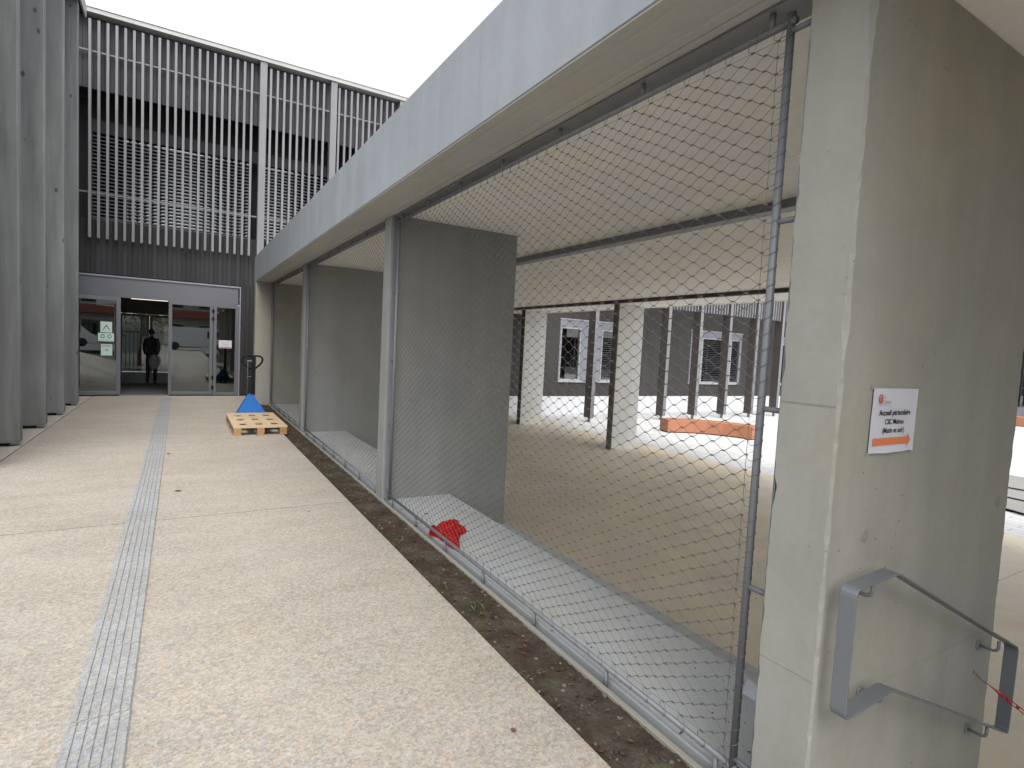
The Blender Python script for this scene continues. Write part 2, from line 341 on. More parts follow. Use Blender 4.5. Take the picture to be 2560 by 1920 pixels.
# steps behind the fence
st = thing('bleacher_steps', None, None, (2.4, 7.7, ZC), kind='structure')
for y0, y1 in ((0.6, 3.30), (3.30, 7.80), (7.80, 12.2), (12.2, 14.5)):
    B(1.842, 2.535, y0 + .002, y1 - .002, -1.0, -0.02, 0.006).build('step', 'step', st)
B(1.757, 1.786, 0.6, 14.5, -1.0, -0.012, 0.004).build('kerb_edge', 'kerb', st)
B(1.786, 1.842, 0.6, 14.5, -1.0, -0.096).build('recess', 'chan', st)
B(2.5, 3.31, 0.965, 14.5, -1.0, -0.44, 0.006).build('step', 'step', st)
gr = MB(); gl_ = MB()
for i in range(420):
    x = 1.85 + 0.66 * random.random(); y = 1.2 + 12.9 * random.random() ** 1.3; rock(gr, (x, y, -0.0195), 0.0015 + 0.004 * random.random() ** 3, 0.6)
for i in range(60):
    x = 1.85 + 0.66 * random.random() ** 2; y = 1.2 + 12.9 * random.random() ** 1.3; a = random.random() * 6.3; l = .006 + .014 * random.random(); ca, sa = math.cos(a) * l, math.sin(a) * l
    gl_.add([(x - ca, y - sa, -.0185), (x + sa * .35, y - ca * .35, -.015), (x + ca, y + sa, -.014), (x - sa * .35, y + ca * .35, -.0165)], [(0, 1, 2, 3)])
for i in range(500):
    x = 3.4 + 7.0 * random.random(); y = 0.5 + 15 * random.random(); rock(gr, (x, y, ZC + .001), 0.003 + 0.008 * random.random() ** 4, 0.5)
gr.build('grit', 'soil', kind='stuff', label='fine grit scattered on the ledge and covered floor', category='grit')
gl_.build('leaf_scraps', 'leaf', kind='stuff', label='dry leaf scraps scattered on the concrete ledge', category='leaves')
# stairs south of the near wall
ss = thing('stairs', None, None, (2.6, -0.4, ZC), kind='structure')
B(1.452, 2.1, -2.2, 0.955, -1.0, -0.003, 0.005).build('landing', 'walk', ss)
for k in range(5): B(2.1 + k * 0.307 - 0.02, 2.1 + (k + 1) * 0.307, -2.2, 0.955, -1.0, -0.143 * (k + 1), 0.004).build('step', 'step', ss)
cf = thing('covered_floor', None, None, (6, 0, ZC), kind='structure')
B(1.45, 10.94, -20, 17.39, -1.1, ZC - .03).build('sub_base', 'joint', cf)
fx, fy = (1.46, 6.6, 10.947), (-20, -8.3, -2.9, 2.5, 7.9, 13.3, 17.39)
for i in range(2):
    for j in range(6): B(fx[i] + .003, fx[i + 1] - .003, fy[j] + .003, fy[j + 1] - .003, ZC - .05, ZC, .003).build('slab', 'floor', cf)
B(10.95, 60, -20, 17.4, -1.0, ZC - 0.003).build('court_paving', 'pav', kind='structure')
B(12.75, 17.4, -20, 6.0, ZC - 0.01, ZC + 0.002).build('court_band', concrete('grey_paver_band', (0.22, 0.22, 0.22), 0.3, 0.0, 0.2), kind='structure')

# ================================================================== concrete canopy
ZS = 2.87
cp = thing('concrete_canopy', 'long flat concrete canopy with deep pale edge beam above the mesh fence', 'canopy', (1.6, 5, ZS))
prof0 = [(1.45, 2.878), (1.453, 2.875), (1.782, 2.875), (1.782, 3.454), (1.453, 3.457), (1.45, 3.454)]
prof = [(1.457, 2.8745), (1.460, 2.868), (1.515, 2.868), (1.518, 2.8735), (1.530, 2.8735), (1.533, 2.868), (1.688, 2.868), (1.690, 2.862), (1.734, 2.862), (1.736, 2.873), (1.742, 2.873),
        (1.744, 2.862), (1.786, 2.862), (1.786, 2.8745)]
for y0, y1 in ((-7, -1.6), (-1.6, 2.96), (2.96, 5.55), (5.55, 9.68), (9.68, 14.6)):
    MB().extr(prof0, y0 + 0.0012, y1 - 0.0012).build('beam_segment', 'beam', cp)
    MB().extr(prof, y0 + 0.0012, y1 - 0.0012).build('beam_underside_lit', 'under', cp)  # separate piece added so the beam's dim underside looks lit from below
xs = [1.79, 3.227, 6.2, 9.2, 10.55]; ys = [-7, -1.5, 3.04, 7.54, 12.04, 14.6]
for i in range(4):
    for j in range(5):
        B(xs[i] + .001, xs[i + 1] - .001, ys[j] + .001, ys[j + 1] - .001, ZS + 0.0015 * ((i + j) % 2), 3.2, 0.002).build('soffit_panel', 'soffit', cp)
B(3.0, 10.55, 14.602, 17.3, ZS, 3.2).build('soffit_panel', 'soffit', cp)
B(1.79, 10.5, -6.98, 14.58, 3.2, 3.42).build('roof_slab', 'beam', cp)
B(4.02, 4.16, -7, 14.59, 2.80, 2.868, .003).build('ceiling_track', 'steel', cp)
B(8.82, 8.94, -7, 16.5, 2.80, 2.868, .003).build('ceiling_track', 'courtfin', cp)
B(10.552, 10.75, -7, 17.3, ZS - 0.003, 3.45, .005).build('edge_beam', 'wallw', cp)

# ================================================================== concrete walls
def rough_wall(x0, x1, y0, y1, z0, z1, ch=0.006, jit=0.006, n=90, seed=0.0):
    L = []
    for i in range(n + 1):
        z = z0 + (z1 - z0) * i / n
        def c(k):
            a = nz(z * 9 + seed, k * 7.7, seed) + 0.7 * nz(z * 27 + seed, k * 3.1, 5)
            b = max(0, nz(z * 3.1 + seed, k * 9.9, 2) - 0.15)
            return max(0.0015, ch + jit * a + jit * 3.0 * b * (0.6 + abs(nz(z * 60, k, seed))))
        c0, c1, c2, c3 = c(0), c(1), c(2), c(3); f = 0.7
        L.append([(x0 + c0, y0, z), (x1 - c1, y0, z), (x1, y0 + c1 * f, z), (x1, y1 - c2 * f, z), (x1 - c2, y1, z), (x0 + c3, y1, z), (x0, y1 - c3 * f, z), (x0, y0 + c0 * f, z)])
    return MB().loft(L)
nw = thing('concrete_wall', 'thick near concrete wall end with a paper arrow sign and a grey handrail', 'wall', (2.5, 1.06, ZC))
rough_wall(1.772, 3.215, 0.958, 1.163, -1.0, ZS - 0.002, 0.010, 0.010, 260, 3.0).build('wall_body', 'wall', nw)
B(1.7705, 1.774, 0.966, 1.156, 1.466, 1.470).build('formwork_joint', 'kerb', nw)
B(1.7705, 1.774, 0.966, 1.156, 0.566, 0.569).build('formwork_joint', 'wall', nw)
B(1.785, 3.20, 0.9565, 0.960, 0.445, 0.449).build('formwork_joint', 'wall', nw)
for x, z in ((1.996, 1.028), (3.10, 1.034)): MB().disc((x, 0.9585, z), (0, -1, 0), 0.024, 0.0035).build('tie_hole_plug', 'kerb', nw)
w1 = thing('concrete_wall', 'smooth grey partition wall behind the slim post, second from the camera', 'wall', (2.5, 5.55, ZC))
rough_wall(1.770, 3.235, 5.45, 5.652, -1.0, ZS - 0.002, 0.004, 0.002, 60, 9).build('wall_body', 'wall2', w1)
for x, z in ((2.05, 1.02), (3.08, 1.02), (2.05, 0.2)): MB().disc((x, 5.4505, z), (0, -1, 0), 0.026, 0.003).build('tie_hole_plug', 'kerb', w1)
B(1.78, 3.22, 5.4485, 5.452, 0.31, 0.313).build('formwork_joint', 'kerb', w1)
w2 = thing('concrete_wall', 'smooth grey partition wall behind the third fence post, beside the pallet', 'wall', (2.5, 10.07, ZC))
rough_wall(1.770, 3.20, 9.975, 10.18, -1.0, ZS - 0.002, 0.004, 0.002, 60, 15).build('wall_body', 'wall2', w2)
MB().disc((2.0, 9.9755, 1.02), (0, -1, 0), 0.026, 0.003).build('tie_hole_plug', 'kerb', w2)
B(1.78, 3.19, 9.9735, 9.977, 0.31, 0.313).build('formwork_joint', 'kerb', w2)
w3 = thing('concrete_wall', 'far concrete end wall closing the mesh fence beside the dark entrance facade', 'wall', (2.4, 14.45, ZC))
rough_wall(1.452, 3.30, 14.29, 14.598, -0.9, ZS - 0.002, 0.005, 0.002, 60, 21).build('wall_body', 'wall', w3)
shade_wall = thing('concrete_wall', 'unseen concrete wall added south of the stairs to shade the near wall', 'wall', (5.6, -3.6, ZC))  # unseen wall, added to keep southern light off the near wall
rough_wall(1.772, 9.4, -3.74, -3.54, -1.0, ZS - 0.002, 0.006, 0.003, 30, 33).build('wall_body', 'wall', shade_wall)
for (y, lab) in ((10.72, 'nearer white wall pier at the court side of the canopy'), (15.20, 'farther white wall pier at the court side, beside the dark partition wall')):
    c = thing('wall_pier', lab, 'wall pier', (9.9, y + .1, ZC), 'white wall piers along the courtyard')
    rough_wall(9.462, 10.30, y, y + 0.2, ZC - 0.1, ZS - 0.002, 0.006, 0.002, 40, y).build('wall_body', 'wallw', c)
    B(9.445, 9.4605, y + 0.004, y + 0.196, ZC + .003, ZS - 0.01).build('edge_shade', 'pier_shade' if y < 12 else 'courtfin', c)  # dark sheet painted in as shade on the pier's west end

# ================================================================== cable mesh fence
XF = 1.82; PR = 0.0135
def net(y0, y1, z0, z1, segs, r, sides, ferr, seed):
    ny = int(round((y1 - y0) / 0.0525)); ny += ny % 2; nzr = int(round((z1 - z0) / 0.029)); nzr += nzr % 2
    dy, dz = (y1 - y0) / ny, (z1 - z0) / nzr
    Yg = np.tile(y0 + dy * np.arange(ny + 1), (nzr + 1, 1)); Zg = np.tile((z0 + dz * np.arange(nzr + 1))[:, None], (1, ny + 1))
    Xg = np.full_like(Yg, XF)
    inner = np.zeros_like(Yg); inner[1:-1, 1:-1] = 1
    r2 = np.random.default_rng(seed)
    lo = lambda s: np.array([[nz(j * s, i * s, seed) for j in range(ny + 1)] for i in range(nzr + 1)])
    Yg = Yg + inner * (r2.normal(0, 0.0006, Yg.shape) + 0.006 * lo(0.11)); Zg = Zg + inner * (r2.normal(0, 0.0006, Yg.shape) + 0.005 * lo(0.13 + .01 * seed)); Xg = Xg + inner * 0.007 * lo(0.07)
    I, J = np.meshgrid(np.arange(nzr + 1), np.arange(ny + 1), indexing='ij'); ev = (I + J) % 2 == 0
    A, Bp = [], []
    for dj in (-1, 1):
        m = ev & (I < nzr) & (J + dj >= 0) & (J + dj <= ny); i, j = I[m], J[m]
        A.append(np.stack([Xg[i, j], Yg[i, j], Zg[i, j]], 1)); Bp.append(np.stack([Xg[i + 1, j + dj], Yg[i + 1, j + dj], Zg[i + 1, j + dj]], 1))
    A = np.concatenate(A); Bp = np.concatenate(Bp); N = len(A)
    t = np.linspace(0, 1, segs + 1); tz = t - 0.11 * np.sin(2 * np.pi * t)
    P = np.stack([A[:, None, 0] + (Bp - A)[:, None, 0] * t, A[:, None, 1] + (Bp - A)[:, None, 1] * t, A[:, None, 2] + (Bp - A)[:, None, 2] * tz], 2)
    tan = np.gradient(P, axis=1); tan /= np.linalg.norm(tan, axis=2, keepdims=True)
    nx_ = np.array([1.0, 0, 0]); n2 = np.cross(tan, nx_); n2 /= np.linalg.norm(n2, axis=2, keepdims=True)
    q = 2 * np.pi * np.arange(sides) / sides
    V = P[:, :, None, :] + r * (np.cos(q)[None, None, :, None] * nx_ + np.sin(q)[None, None, :, None] * n2[:, :, None, :])
    V = V.reshape(-1, 3); K = segs + 1
    base = (np.arange(N) * K * sides)[:, None, None] + (np.arange(segs) * sides)[None, :, None] + np.arange(sides)[None, None, :]
    nxt = (np.arange(N) * K * sides)[:, None, None] + (np.arange(segs) * sides)[None, :, None] + ((np.arange(sides) + 1) % sides)[None, None, :]
    F = np.stack([base, nxt, nxt + sides, base + sides], 3).reshape(-1, 4)
    if ferr:
        m = ev; C = np.stack([Xg[m], Yg[m], Zg[m]], 1); hx, hy, hz = 0.0028, 0.0062, 0.0027
        cb = np.array([(x, y, z) for x in (-hx, hx) for y in (-hy, hy) for z in (-hz, hz)])
        FV = (C[:, None, :] + cb[None]).reshape(-1, 3); fq = np.array([(0, 1, 3, 2), (4, 6, 7, 5), (0, 4, 5, 1), (2, 3, 7, 6), (0, 2, 6, 4), (1, 5, 7, 3)])
        FF = (np.arange(len(C)) * 8)[:, None, None] + fq[None] + len(V)
        V = np.concatenate([V, FV]); F = np.concatenate([F, FF.reshape(-1, 4)])
    me = bpy.data.meshes.new('cable_net'); me.vertices.add(len(V)); me.vertices.foreach_set('co', (V - np.array([XF, (y0 + y1) / 2, z0])).ravel())
    me.loops.add(len(F) * 4); me.loops.foreach_set('vertex_index', F.ravel().astype(np.int32)); me.polygons.add(len(F))
    me.polygons.foreach_set('loop_start', (np.arange(len(F)) * 4).astype(np.int32)); me.update(calc_edges=True); me.validate()
    return me, dy * 2, dz * 2
def lacing(p_fixed, a0, a1, pitch, vertical, side, near):
    """loops round a pipe, each tying one boundary node of the net"""
    n = int(round((a1 - a0) / pitch)); R = PR + 0.002; out = []
    for k in range(n + 1):
        a = a0 + k * pitch
        pts = [(R * math.cos(math.radians(200 - 220 * q / 8)), R * math.sin(math.radians(200 - 220 * q / 8)), (q / 8 - 0.5) * pitch * 0.55) for q in range(9)]
        # local: x = across (X axis), y = away from the net, z = along the pipe
        for (lx, ly, lz) in [(0.0, -0.045, -0.003), (-R, -0.022, -pitch * 0.3)] + pts + [(R, -0.022, pitch * 0.3), (0.0, -0.045, 0.003)]:
            out.append((XF + lx, p_fixed + side * ly, a + lz) if vertical else (XF + lx, a + lz, p_fixed + side * ly))
    return MB().tube(out, 0.0012, 4 if near else 3, False)
bays = [(1.163, 5.45, 'nearest cable mesh fence panel, its diamonds clearly visible beside the near wall'),
        (5.652, 9.975, 'middle cable mesh fence panel between the two slim concrete posts'),
        (10.18, 14.29, 'farthest cable mesh fence panel, next to the blue pallet truck')]
for bi, (ya, yb, lab) in enumerate(bays):
    near = bi == 0
    fp = thing('mesh_fence_panel', lab, 'fence', (XF, (ya + yb) / 2, -0.02), 'cable mesh fence panels under the canopy')
    x0, x1 = 1.792, 1.85; zb, zt = -0.019, 2.861
    B(x0 - .004, x1 - .012, ya + .002, yb - .002, zb - .075, zb - 0.066, .0015).build('flat_bar', 'chan', fp)
    B(x0, 1.935, ya + .002, yb - .002, zt - 0.009, zt, .0015).build('flat_bar', 'steel', fp)
    B(x0, x1, ya + .0015, ya + 0.0105, zb + .01, zt - 0.01, .0015).build('flat_bar', 'steel', fp)
    B(x0, x1, yb - 0.0105, yb - .0015, zb + .01, zt - 0.01, .0015).build('flat_bar', 'steel', fp)
    pa, pb_, pz0, pz1 = ya + 0.1, yb - 0.1, 0.052, 2.79
    ns = 20 if near else 10
    MB().tube([(XF, pa - .02, pz0), (XF, pb_ + .02, pz0)], PR, ns).build('pipe', 'steel', fp, True)
    MB().tube([(XF, pa - .02, pz1), (XF, pb_ + .02, pz1)], PR, ns).build('pipe', 'steel', fp, True)
    MB().tube([(XF, pa, pz0 - .045), (XF, pa, pz1 + .03)], PR + .0006, ns).build('pipe', 'steel', fp, True)
    MB().tube([(XF, pb_, pz0 - .045), (XF, pb_, pz1 + .03)], PR + .0006, ns).build('pipe', 'steel', fp, True)
    sp = (pb_ - pa - 0.15) / 6
    for k in range(7):
        y = pa + 0.075 + k * sp
        MB().tube([(XF, y, zb - .068), (XF, y, pz0)], 0.011, 10).build('stub', 'steel', fp, True)
        MB().tube([(XF, y, pz1), (XF, y, zt - .008)], 0.011, 10).build('stub', 'steel', fp, True)
    for z in (0.088, 0.762, 1.428, 2.098, 2.757):
        MB().tube([(XF, ya + .01, z), (XF, pa, z)], 0.0105, 10).build('stub', 'steel', fp, True)
        MB().tube([(XF, pb_, z), (XF, yb - .01, z)], 0.0105, 10).build('stub', 'steel', fp, True)
    na, nb, n0, n1 = pa + 0.045, pb_ - 0.045, pz0 + 0.045, pz1 - 0.045
    me, cy, cz = net(na, nb, n0, n1, 4 if near else 2, 0.0012, 4 if near else 3, True, bi + 1)
    put('cable_net', me, 'cable', fp, (XF, (na + nb) / 2, n0), near)
    if True:
        lacing(pz1, na, nb, cy, False, 1, near).build('lacing_cable', 'cable', fp)
        lacing(pz0, na, nb, cy, False, -1, near).build('lacing_cable', 'cable', fp)
        lacing(pa, n0, n1, cz, True, -1, near).build('lacing_cable', 'cable', fp)
        lacing(pb_, n0, n1, cz, True, 1, near).build('lacing_cable', 'cable', fp)

# ================================================================== entrance building
eb = thing('entrance_building', 'dark timber clad entrance building with pale vertical slats and open glass doors', 'building', (1.5, 17, 0))
B(-2.9, -1.6, 16.5, 16.6, 6.9, 8.6).build('wall', 'black', eb)
bd = B(-0.0475, 0.0475, 0, 0.022, 0, 1, 0.002)
def boards(x0, x1, z0, z1, y, mat):
    n = int(round((x1 - x0) / 0.1)); me = mesh_of(B(-0.0472, 0.0472, 0, 0.022, 0, z1 - z0, 0.002), 'board')
    for i in range(n): put('board', me, mat, eb, (x0 + 0.05 + i * (x1 - x0) / n, y + 0.0012 * random.random(), z0 + (0.006 * random.random() if z0 > 6 else 0)))
boards(-2.9, 5.9, 7.0, 8.545, 16.15, 'board_lit')
boards(-2.15, 1.66, 2.865, 4.1, 16.16, 'board')
boards(1.30, 1.70, 0.03, 2.863, 16.16, 'board')
boards(1.66, 5.86, 3.4, 4.1, 16.16, 'board')
B(-2.9, 9, 16.185, 16.23, 2.84, 4.08).build('wall', 'black', eb)
B(1.282, 9, 16.185, 16.23, 0.0, 2.838).build('wall', 'black', eb)
B(-2.9, 9, 16.18, 16.3, 7.02, 8.56).build('wall', 'black', eb)
B(-2.9, 9, 16.9, 17.0, 2.6, 8.6).build('wall', 'black', eb)
B(-2.9, 9, 16.24, 16.89, 4.02, 4.08).build('sill_slab', 'board', eb)
B(-2.9, 9, 16.31, 16.89, 8.3, 8.5).build('soffit', 'black', eb)
B(-3.0, 9, 15.9, 16.95, 8.565, 8.66).build('fascia', 'fascia', eb)
B(-3.0, 9, 15.88, 17.0, 8.661, 8.705, .004).build('roof_cap', 'zinc', eb)
B(-3.0, 9, 17.0, 20.9, 2.6, 8.6).build('upper_storey', 'board', eb)
B(-1.9, 1.7, 16.56, 16.60, 6.17, 6.46).build('blind_box', 'board', eb); B(1.75, 5.3, 16.56, 16.60, 6.17, 6.46).build('blind_box', 'board', eb)
# pale slats, posts, bars
slm = mesh_of(B(-0.0265, 0.0265, -0.035, 0.035, 0, 4.80, 0.003), 'slat')
for i in range(21): put('slat', slm, 'slat', eb, (-1.85 + i * 0.1645, 16.0, 3.65))
for i in range(9): put('slat', slm, 'slat', eb, (1.882 + i * 0.165, 16.0, 3.65))
for i in range(10): put('slat', slm, 'slat', eb, (3.609 + i * 0.1665, 16.0, 3.65))
for x in (1.706, 3.46, 5.39): B(x - 0.082, x + 0.082, 15.93, 16.15, 2.9 if x > 1.8 else 3.35, 8.56, .005).build('post', 'slat', eb)
for z in (7.79, 4.675):
    for a, b in ((-2.1, 1.622), (1.79, 3.376), (3.544, 5.306)): B(a, b, 16.04, 16.075, z - .018, z + .018, .003).build('crossbar', 'slat', eb)
# blinds
for (a, b) in ((-1.87, 1.47), (1.84, 3.6), (3.62, 5.3)):
    wn = thing('window', None, None, (0, 0, 0)); wn.parent = eb; WL[wn] = Vector(((a + b) / 2, 16.6, 4.15)); wn.location = WL[wn] - WL[eb]
    me = mesh_of(MB().add([(-(b - a) / 2, -.028, -.020), ((b - a) / 2, -.028, -.020), ((b - a) / 2, -.005, .008), (-(b - a) / 2, -.005, .008), ((b - a) / 2, .028, .020), (-(b - a) / 2, .028, .020)], [(0, 1, 2, 3), (3, 2, 4, 5)]), 'blind_slat')
    z = 4.22
    while z < 6.16:
        put('blind_slat', me, 'blind', wn, ((a + b) / 2, 16.58, z)); z += 0.085
    B(a - .03, b + .03, 16.55, 16.61, 4.14, 4.185, .003).build('bottom_rail', 'blind', wn)
    B(a - .03, a, 16.54, 16.57, 4.1, 6.2).build('guide_rail', 'blind', wn); B(b, b + .03, 16.54, 16.57, 4.1, 6.2).build('guide_rail', 'blind', wn)
    B(a, b, 16.66, 16.668, 4.15, 6.2).build('pane', 'glassd', wn)
# entrance: header and doors
YD = 16.17
B(-2.6, 1.235, YD - .02, YD + .02, 2.345, 2.80).build('header_panel', 'alu', eb)
MB().box(-2.6, 1.29, YD - .05, YD + .03, 2.801, 2.842, .003).build('header_trim', 'alul', eb)
B(1.262, 1.292, YD - .048, YD + .03, 0.0, 2.80, .003).build('jamb_trim', 'alul', eb)
def leaf(x0, x1, z0, z1, st, name, parent, top=None, M=None, gl='glass', stR=None):
    p = thing(name, None, None); p.parent = parent; WL[p] = Vector(((x0 + x1) / 2, YD, z0)); p.location = WL[p] - WL[parent]
    top = top or st; sr = stR or st
    y0, y1 = YD - .03, YD + .03
    parts = [('stile', (x0, x0 + st, y0, y1, z0, z1, .003), 'alu'), ('stile', (x1 - sr, x1, y0, y1, z0, z1, .003), 'alu'),
             ('rail', (x0 + st, x1 - sr, y0 + .001, y1 - .001, z1 - top, z1, .003), 'alu'), ('rail', (x0 + st, x1 - sr, y0 + .001, y1 - .001, z0, z0 + st * 1.05, .003), 'alu'),
             ('pane', (x0 + st, x1 - sr, YD - .008, YD + .008, z0 + st, z1 - top), gl)]
    for n, a, m in parts:
        mb = B(*a)
        if M is not None: mb.xf(M)
        mb.build(n, m, p)
    return p
hinge = Matrix.Translation((-1.27, YD - 0.06, 0)) @ Matrix.Rotation(math.radians(7), 4, 'Z') @ Matrix.Translation((1.27, -YD, 0))
d1 = leaf(-2.22, -1.27, 0.03, 2.34, 0.085, 'door_leaf', eb, M=hinge)
d2 = leaf(-0.305, 0.662, 0.025, 2.345, 0.075, 'door_leaf', eb)
sl = leaf(0.672, 1.262, 0.012, 2.343, 0.075, 'sidelight', eb, stR=0.09)
leaf(-2.6, -1.30, 0.012, 2.343, 0.075, 'sidelight', eb)
for z in (0.16, 0.42, 1.92, 2.12):
    h = MB(); h.tube([(0.665, YD - .045, z), (0.665, YD - .045, z + .10)], .012, 8); h.box(0.63, 0.70, YD - .045, YD - .031, z + .02, z + .04); h.box(0.63, 0.70, YD - .045, YD - .031, z + .06, z + .08)
    h.build('hinge', 'rubber', d2)
B(-1.30, -0.28, YD - .06, YD + .06, 0.002, 0.014, .002).build('threshold', 'alul', eb)
# vestibule
B(-3.0, 3.0, 16.2, 21.0, -0.2, 0.004).build('vestibule_floor', 'int_floor', eb)
B(-3.0, 3.0, 16.3, 20.9, 2.50, 2.58).build('ceiling', 'int_wall', eb)
B(-3.0, -2.9, 16.3, 20.9, 0, 2.5).build('wall', 'int_wall', eb); B(2.9, 3.0, 16.3, 20.9, 0, 2.5).build('wall', 'int_wall', eb)
B(-2.9, -1.62, 20.0, 20.1, 0, 2.5).build('wall', 'int_wall', eb); B(-0.28, 2.9, 20.0, 20.1, 0, 2.5).build('wall', 'int_wall', eb); B(-1.62, -0.28, 20.0, 20.1, 2.08, 2.5).build('wall', 'int_wall', eb)
B(-1.62, -0.28, 20.02, 20.08, 0.01, 0.33).build('kick_panel', 'alu', eb)
for x0, x1 in ((-1.615, -0.87), (-0.86, -0.285)):
    q = MB().box(x0, x0 + .07, 20.02, 20.08, 0.335, 2.07); q.box(x1 - .07, x1, 20.02, 20.08, 0.335, 2.07); q.box(x0 + .07, x1 - .07, 20.02, 20.08, 2.0, 2.07)
    g = q.build('inner_frame', 'alu', eb); B(x0 + .07, x1 - .07, 20.045, 20.05, 0.34, 2.0).build('pane', 'pane', eb)
for k, (x0, x1, y) in enumerate(((-1.25, -0.35, 18.6), (0.6, 1.5, 18.2), (0.7, 1.4, 19.2))):
    l = thing('ceiling_lamp', ('lit white strip lamp inside the open doorway', 'lit strip lamp seen through the narrow sidelight, nearer one', 'lit strip lamp seen through the narrow sidelight, farther one')[k], 'lamp', ((x0 + x1) / 2, y, 2.43), 'strip lamps in the vestibule')
    B(x0, x1, y - .03, y + .03, 2.455, 2.498).build('housing', 'alul', l); B(x0 + .02, x1 - .02, y - .025, y + .025, 2.44, 2.454).build('tube', 'lamp', l)
# yard behind the vestibule
B(-14, 10, 21.0, 45, -0.2, -0.01).build('rear_yard', 'fore', kind='structure')
rf = thing('yard_fence', 'pale railing in the yard seen through the inner glass door', 'fence', (-1.0, 24, 0))
for i in range(26): B(-2.6 + i * .12, -2.575 + i * .12, 24, 24.03, 0.1, 1.55).build('baluster', 'alul', rf)
for z in (0.15, 1.5): B(-2.7, 0.6, 24.03, 24.06, z, z + .05).build('rail', 'alul', rf)
def tree(name, label, base, h, r, mat, n, seed, zc=0.62):
    rnd = random.Random(seed); t = thing(name, label, 'tree', base)
    tr = MB(); bx, by, bz = base
    tr.tube([(bx, by, bz), (bx + .1, by, bz + h * .3), (bx - .05, by + .1, bz + h * .6), (bx, by, bz + h * .9)], [.16, .12, .08, .03], 7)
    for k in range(9):
        a = rnd.random() * 6.28; z = bz + h * (.3 + .05 * k)
        tr.tube([(bx, by, z), (bx + math.cos(a) * r * .4, by + math.sin(a) * r * .4, z + h * .1), (bx + math.cos(a) * r * .8, by + math.sin(a) * r * .8, z + h * .16)], [.05, .03, .012], 5)
    tr.build('trunk', 'bark', t, True)
    cr = MB(); cl_ = [(rnd.gauss(0, .5), rnd.gauss(0, .5), rnd.gauss(0, .42)) for _ in range(34)]
    for k in range(n):
        c = rnd.choice(cl_); x = bx + r * (c[0] + rnd.gauss(0, .16)); y = by + r * (c[1] + rnd.gauss(0, .16)); z = bz + h * zc + h * .36 * (c[2] + rnd.gauss(0, .18))
        u = Vector((rnd.gauss(0, 1), rnd.gauss(0, 1), rnd.gauss(0, 1))).normalized(); v = u.orthogonal().normalized(); l = .07 + .05 * rnd.random(); p = Vector((x, y, z))
        cr.add([p - u * l, p + v * l * .5, p + u * l, p - v * l * .5], [(0, 1, 2, 3)])
    cr.build('crown', mat, t); return t
tree('yard_tree', 'yellow autumn tree glimpsed through the inner glass door', (-1.6, 30, 0), 6.0, 2.6, 'yleaf', 3500, 4, 0.5)
def skinned(verts, edges, rad, sub=2):
    me = bpy.data.meshes.new('sk'); me.from_pydata(verts, edges, []); me.update(); o = bpy.data.objects.new('sk', me); COL.objects.link(o)
    m = o.modifiers.new('s', 'SKIN'); o.modifiers.new('d', 'SUBSURF').levels = sub; o.modifiers['d'].render_levels = sub
    for i, r in enumerate(rad): me.skin_vertices[0].data[i].radius = (r, r) if not isinstance(r, tuple) else r
    me.skin_vertices[0].data[0].use_root = True
    dg = bpy.context.evaluated_depsgraph_get(); out = bpy.data.meshes.new_from_object(o.evaluated_get(dg)); bpy.data.objects.remove(o); return out
pv = [(0, 0, .95), (0, 0, 1.12), (0, .01, 1.32), (0, .02, 1.46), (0, .03, 1.55), (.19, .02, 1.41), (.23, .0, 1.15), (.19, -.12, .97), (.14, -.2, .98), (-.19, .02, 1.41), (-.23, .02, 1.14), (-.19, -.1, .97), (-.12, -.18, .98),
      (.1, 0, .9), (.12, -.01, .5), (.12, .03, .09), (.12, -.1, .04), (-.1, 0, .9), (-.11, .02, .5), (-.12, .06, .09), (-.12, -.07, .04)]
pe = [(0, 1), (1, 2), (2, 3), (3, 4), (2, 5), (5, 6), (6, 7), (7, 8), (2, 9), (9, 10), (10, 11), (11, 12), (0, 13), (13, 14), (14, 15), (15, 16), (0, 17), (17, 18), (18, 19), (19, 20)]
pr = [(.16, .11), (.16, .11), (.18, .12), (.08, .07), .055, .07, .055, .042, .035, .07, .055, .042, .035, .09, .065, .05, .04, .09, .065, .05, .04]
pn = thing('person', 'person in dark clothes inside the open doorway, seen as a silhouette', 'person', (-0.80, 19.7, 0.0))
PS, PY = 0.93, 19.7
PM = Matrix.Translation((-0.80, PY, 0)) @ Matrix.Diagonal((PS * .86, PS, PS, 1)) @ Matrix.Translation((0.80, -19.3, 0))
bm_ = skinned([(x - .80, y + 19.3, z) for x, y, z in pv], pe, pr); bm_.transform(PM); put('body', bm_, 'coat', pn, (0, 0, 0), True)
hd = MB()
def ellip(mb, c, r, n=12, m=8, f=None):
    L = []
    for i in range(m + 1):
        a = math.pi * i / m - math.pi / 2
        L.append([(c[0] + r[0] * max(math.cos(a), .02) * math.cos(b), c[1] + r[1] * max(math.cos(a), .02) * math.sin(b), c[2] + r[2] * math.sin(a)) for b in (2 * math.pi * k / n for k in range(n))])
    mb.loft(L)
ellip(hd, (-.80, 19.32, 1.65), (.075, .095, .115)); hd.tube([(-.80, 19.42, 1.66), (-.80, 19.435, 1.63)], .014, 6); ellip(hd, (-.877, 19.32, 1.64), (.012, .02, .03), 6, 4); ellip(hd, (-.723, 19.32, 1.64), (.012, .02, .03), 6, 4)
hd.xf(PM); hd.build('head', 'skin', pn, True); hr = MB(); ellip(hr, (-.80, 19.30, 1.68), (.085, .095, .105)); hr.xf(PM); hr.build('hair', 'hair', pn, True)
bgk = MB(); ellip(bgk, (-.70, 19.12, .72), (.17, .08, .24), 14, 10); bgk.tube([(-.60, 19.12, .93), (-.57, 19.15, 1.2), (-.64, 19.25, 1.42)], .012, 6)
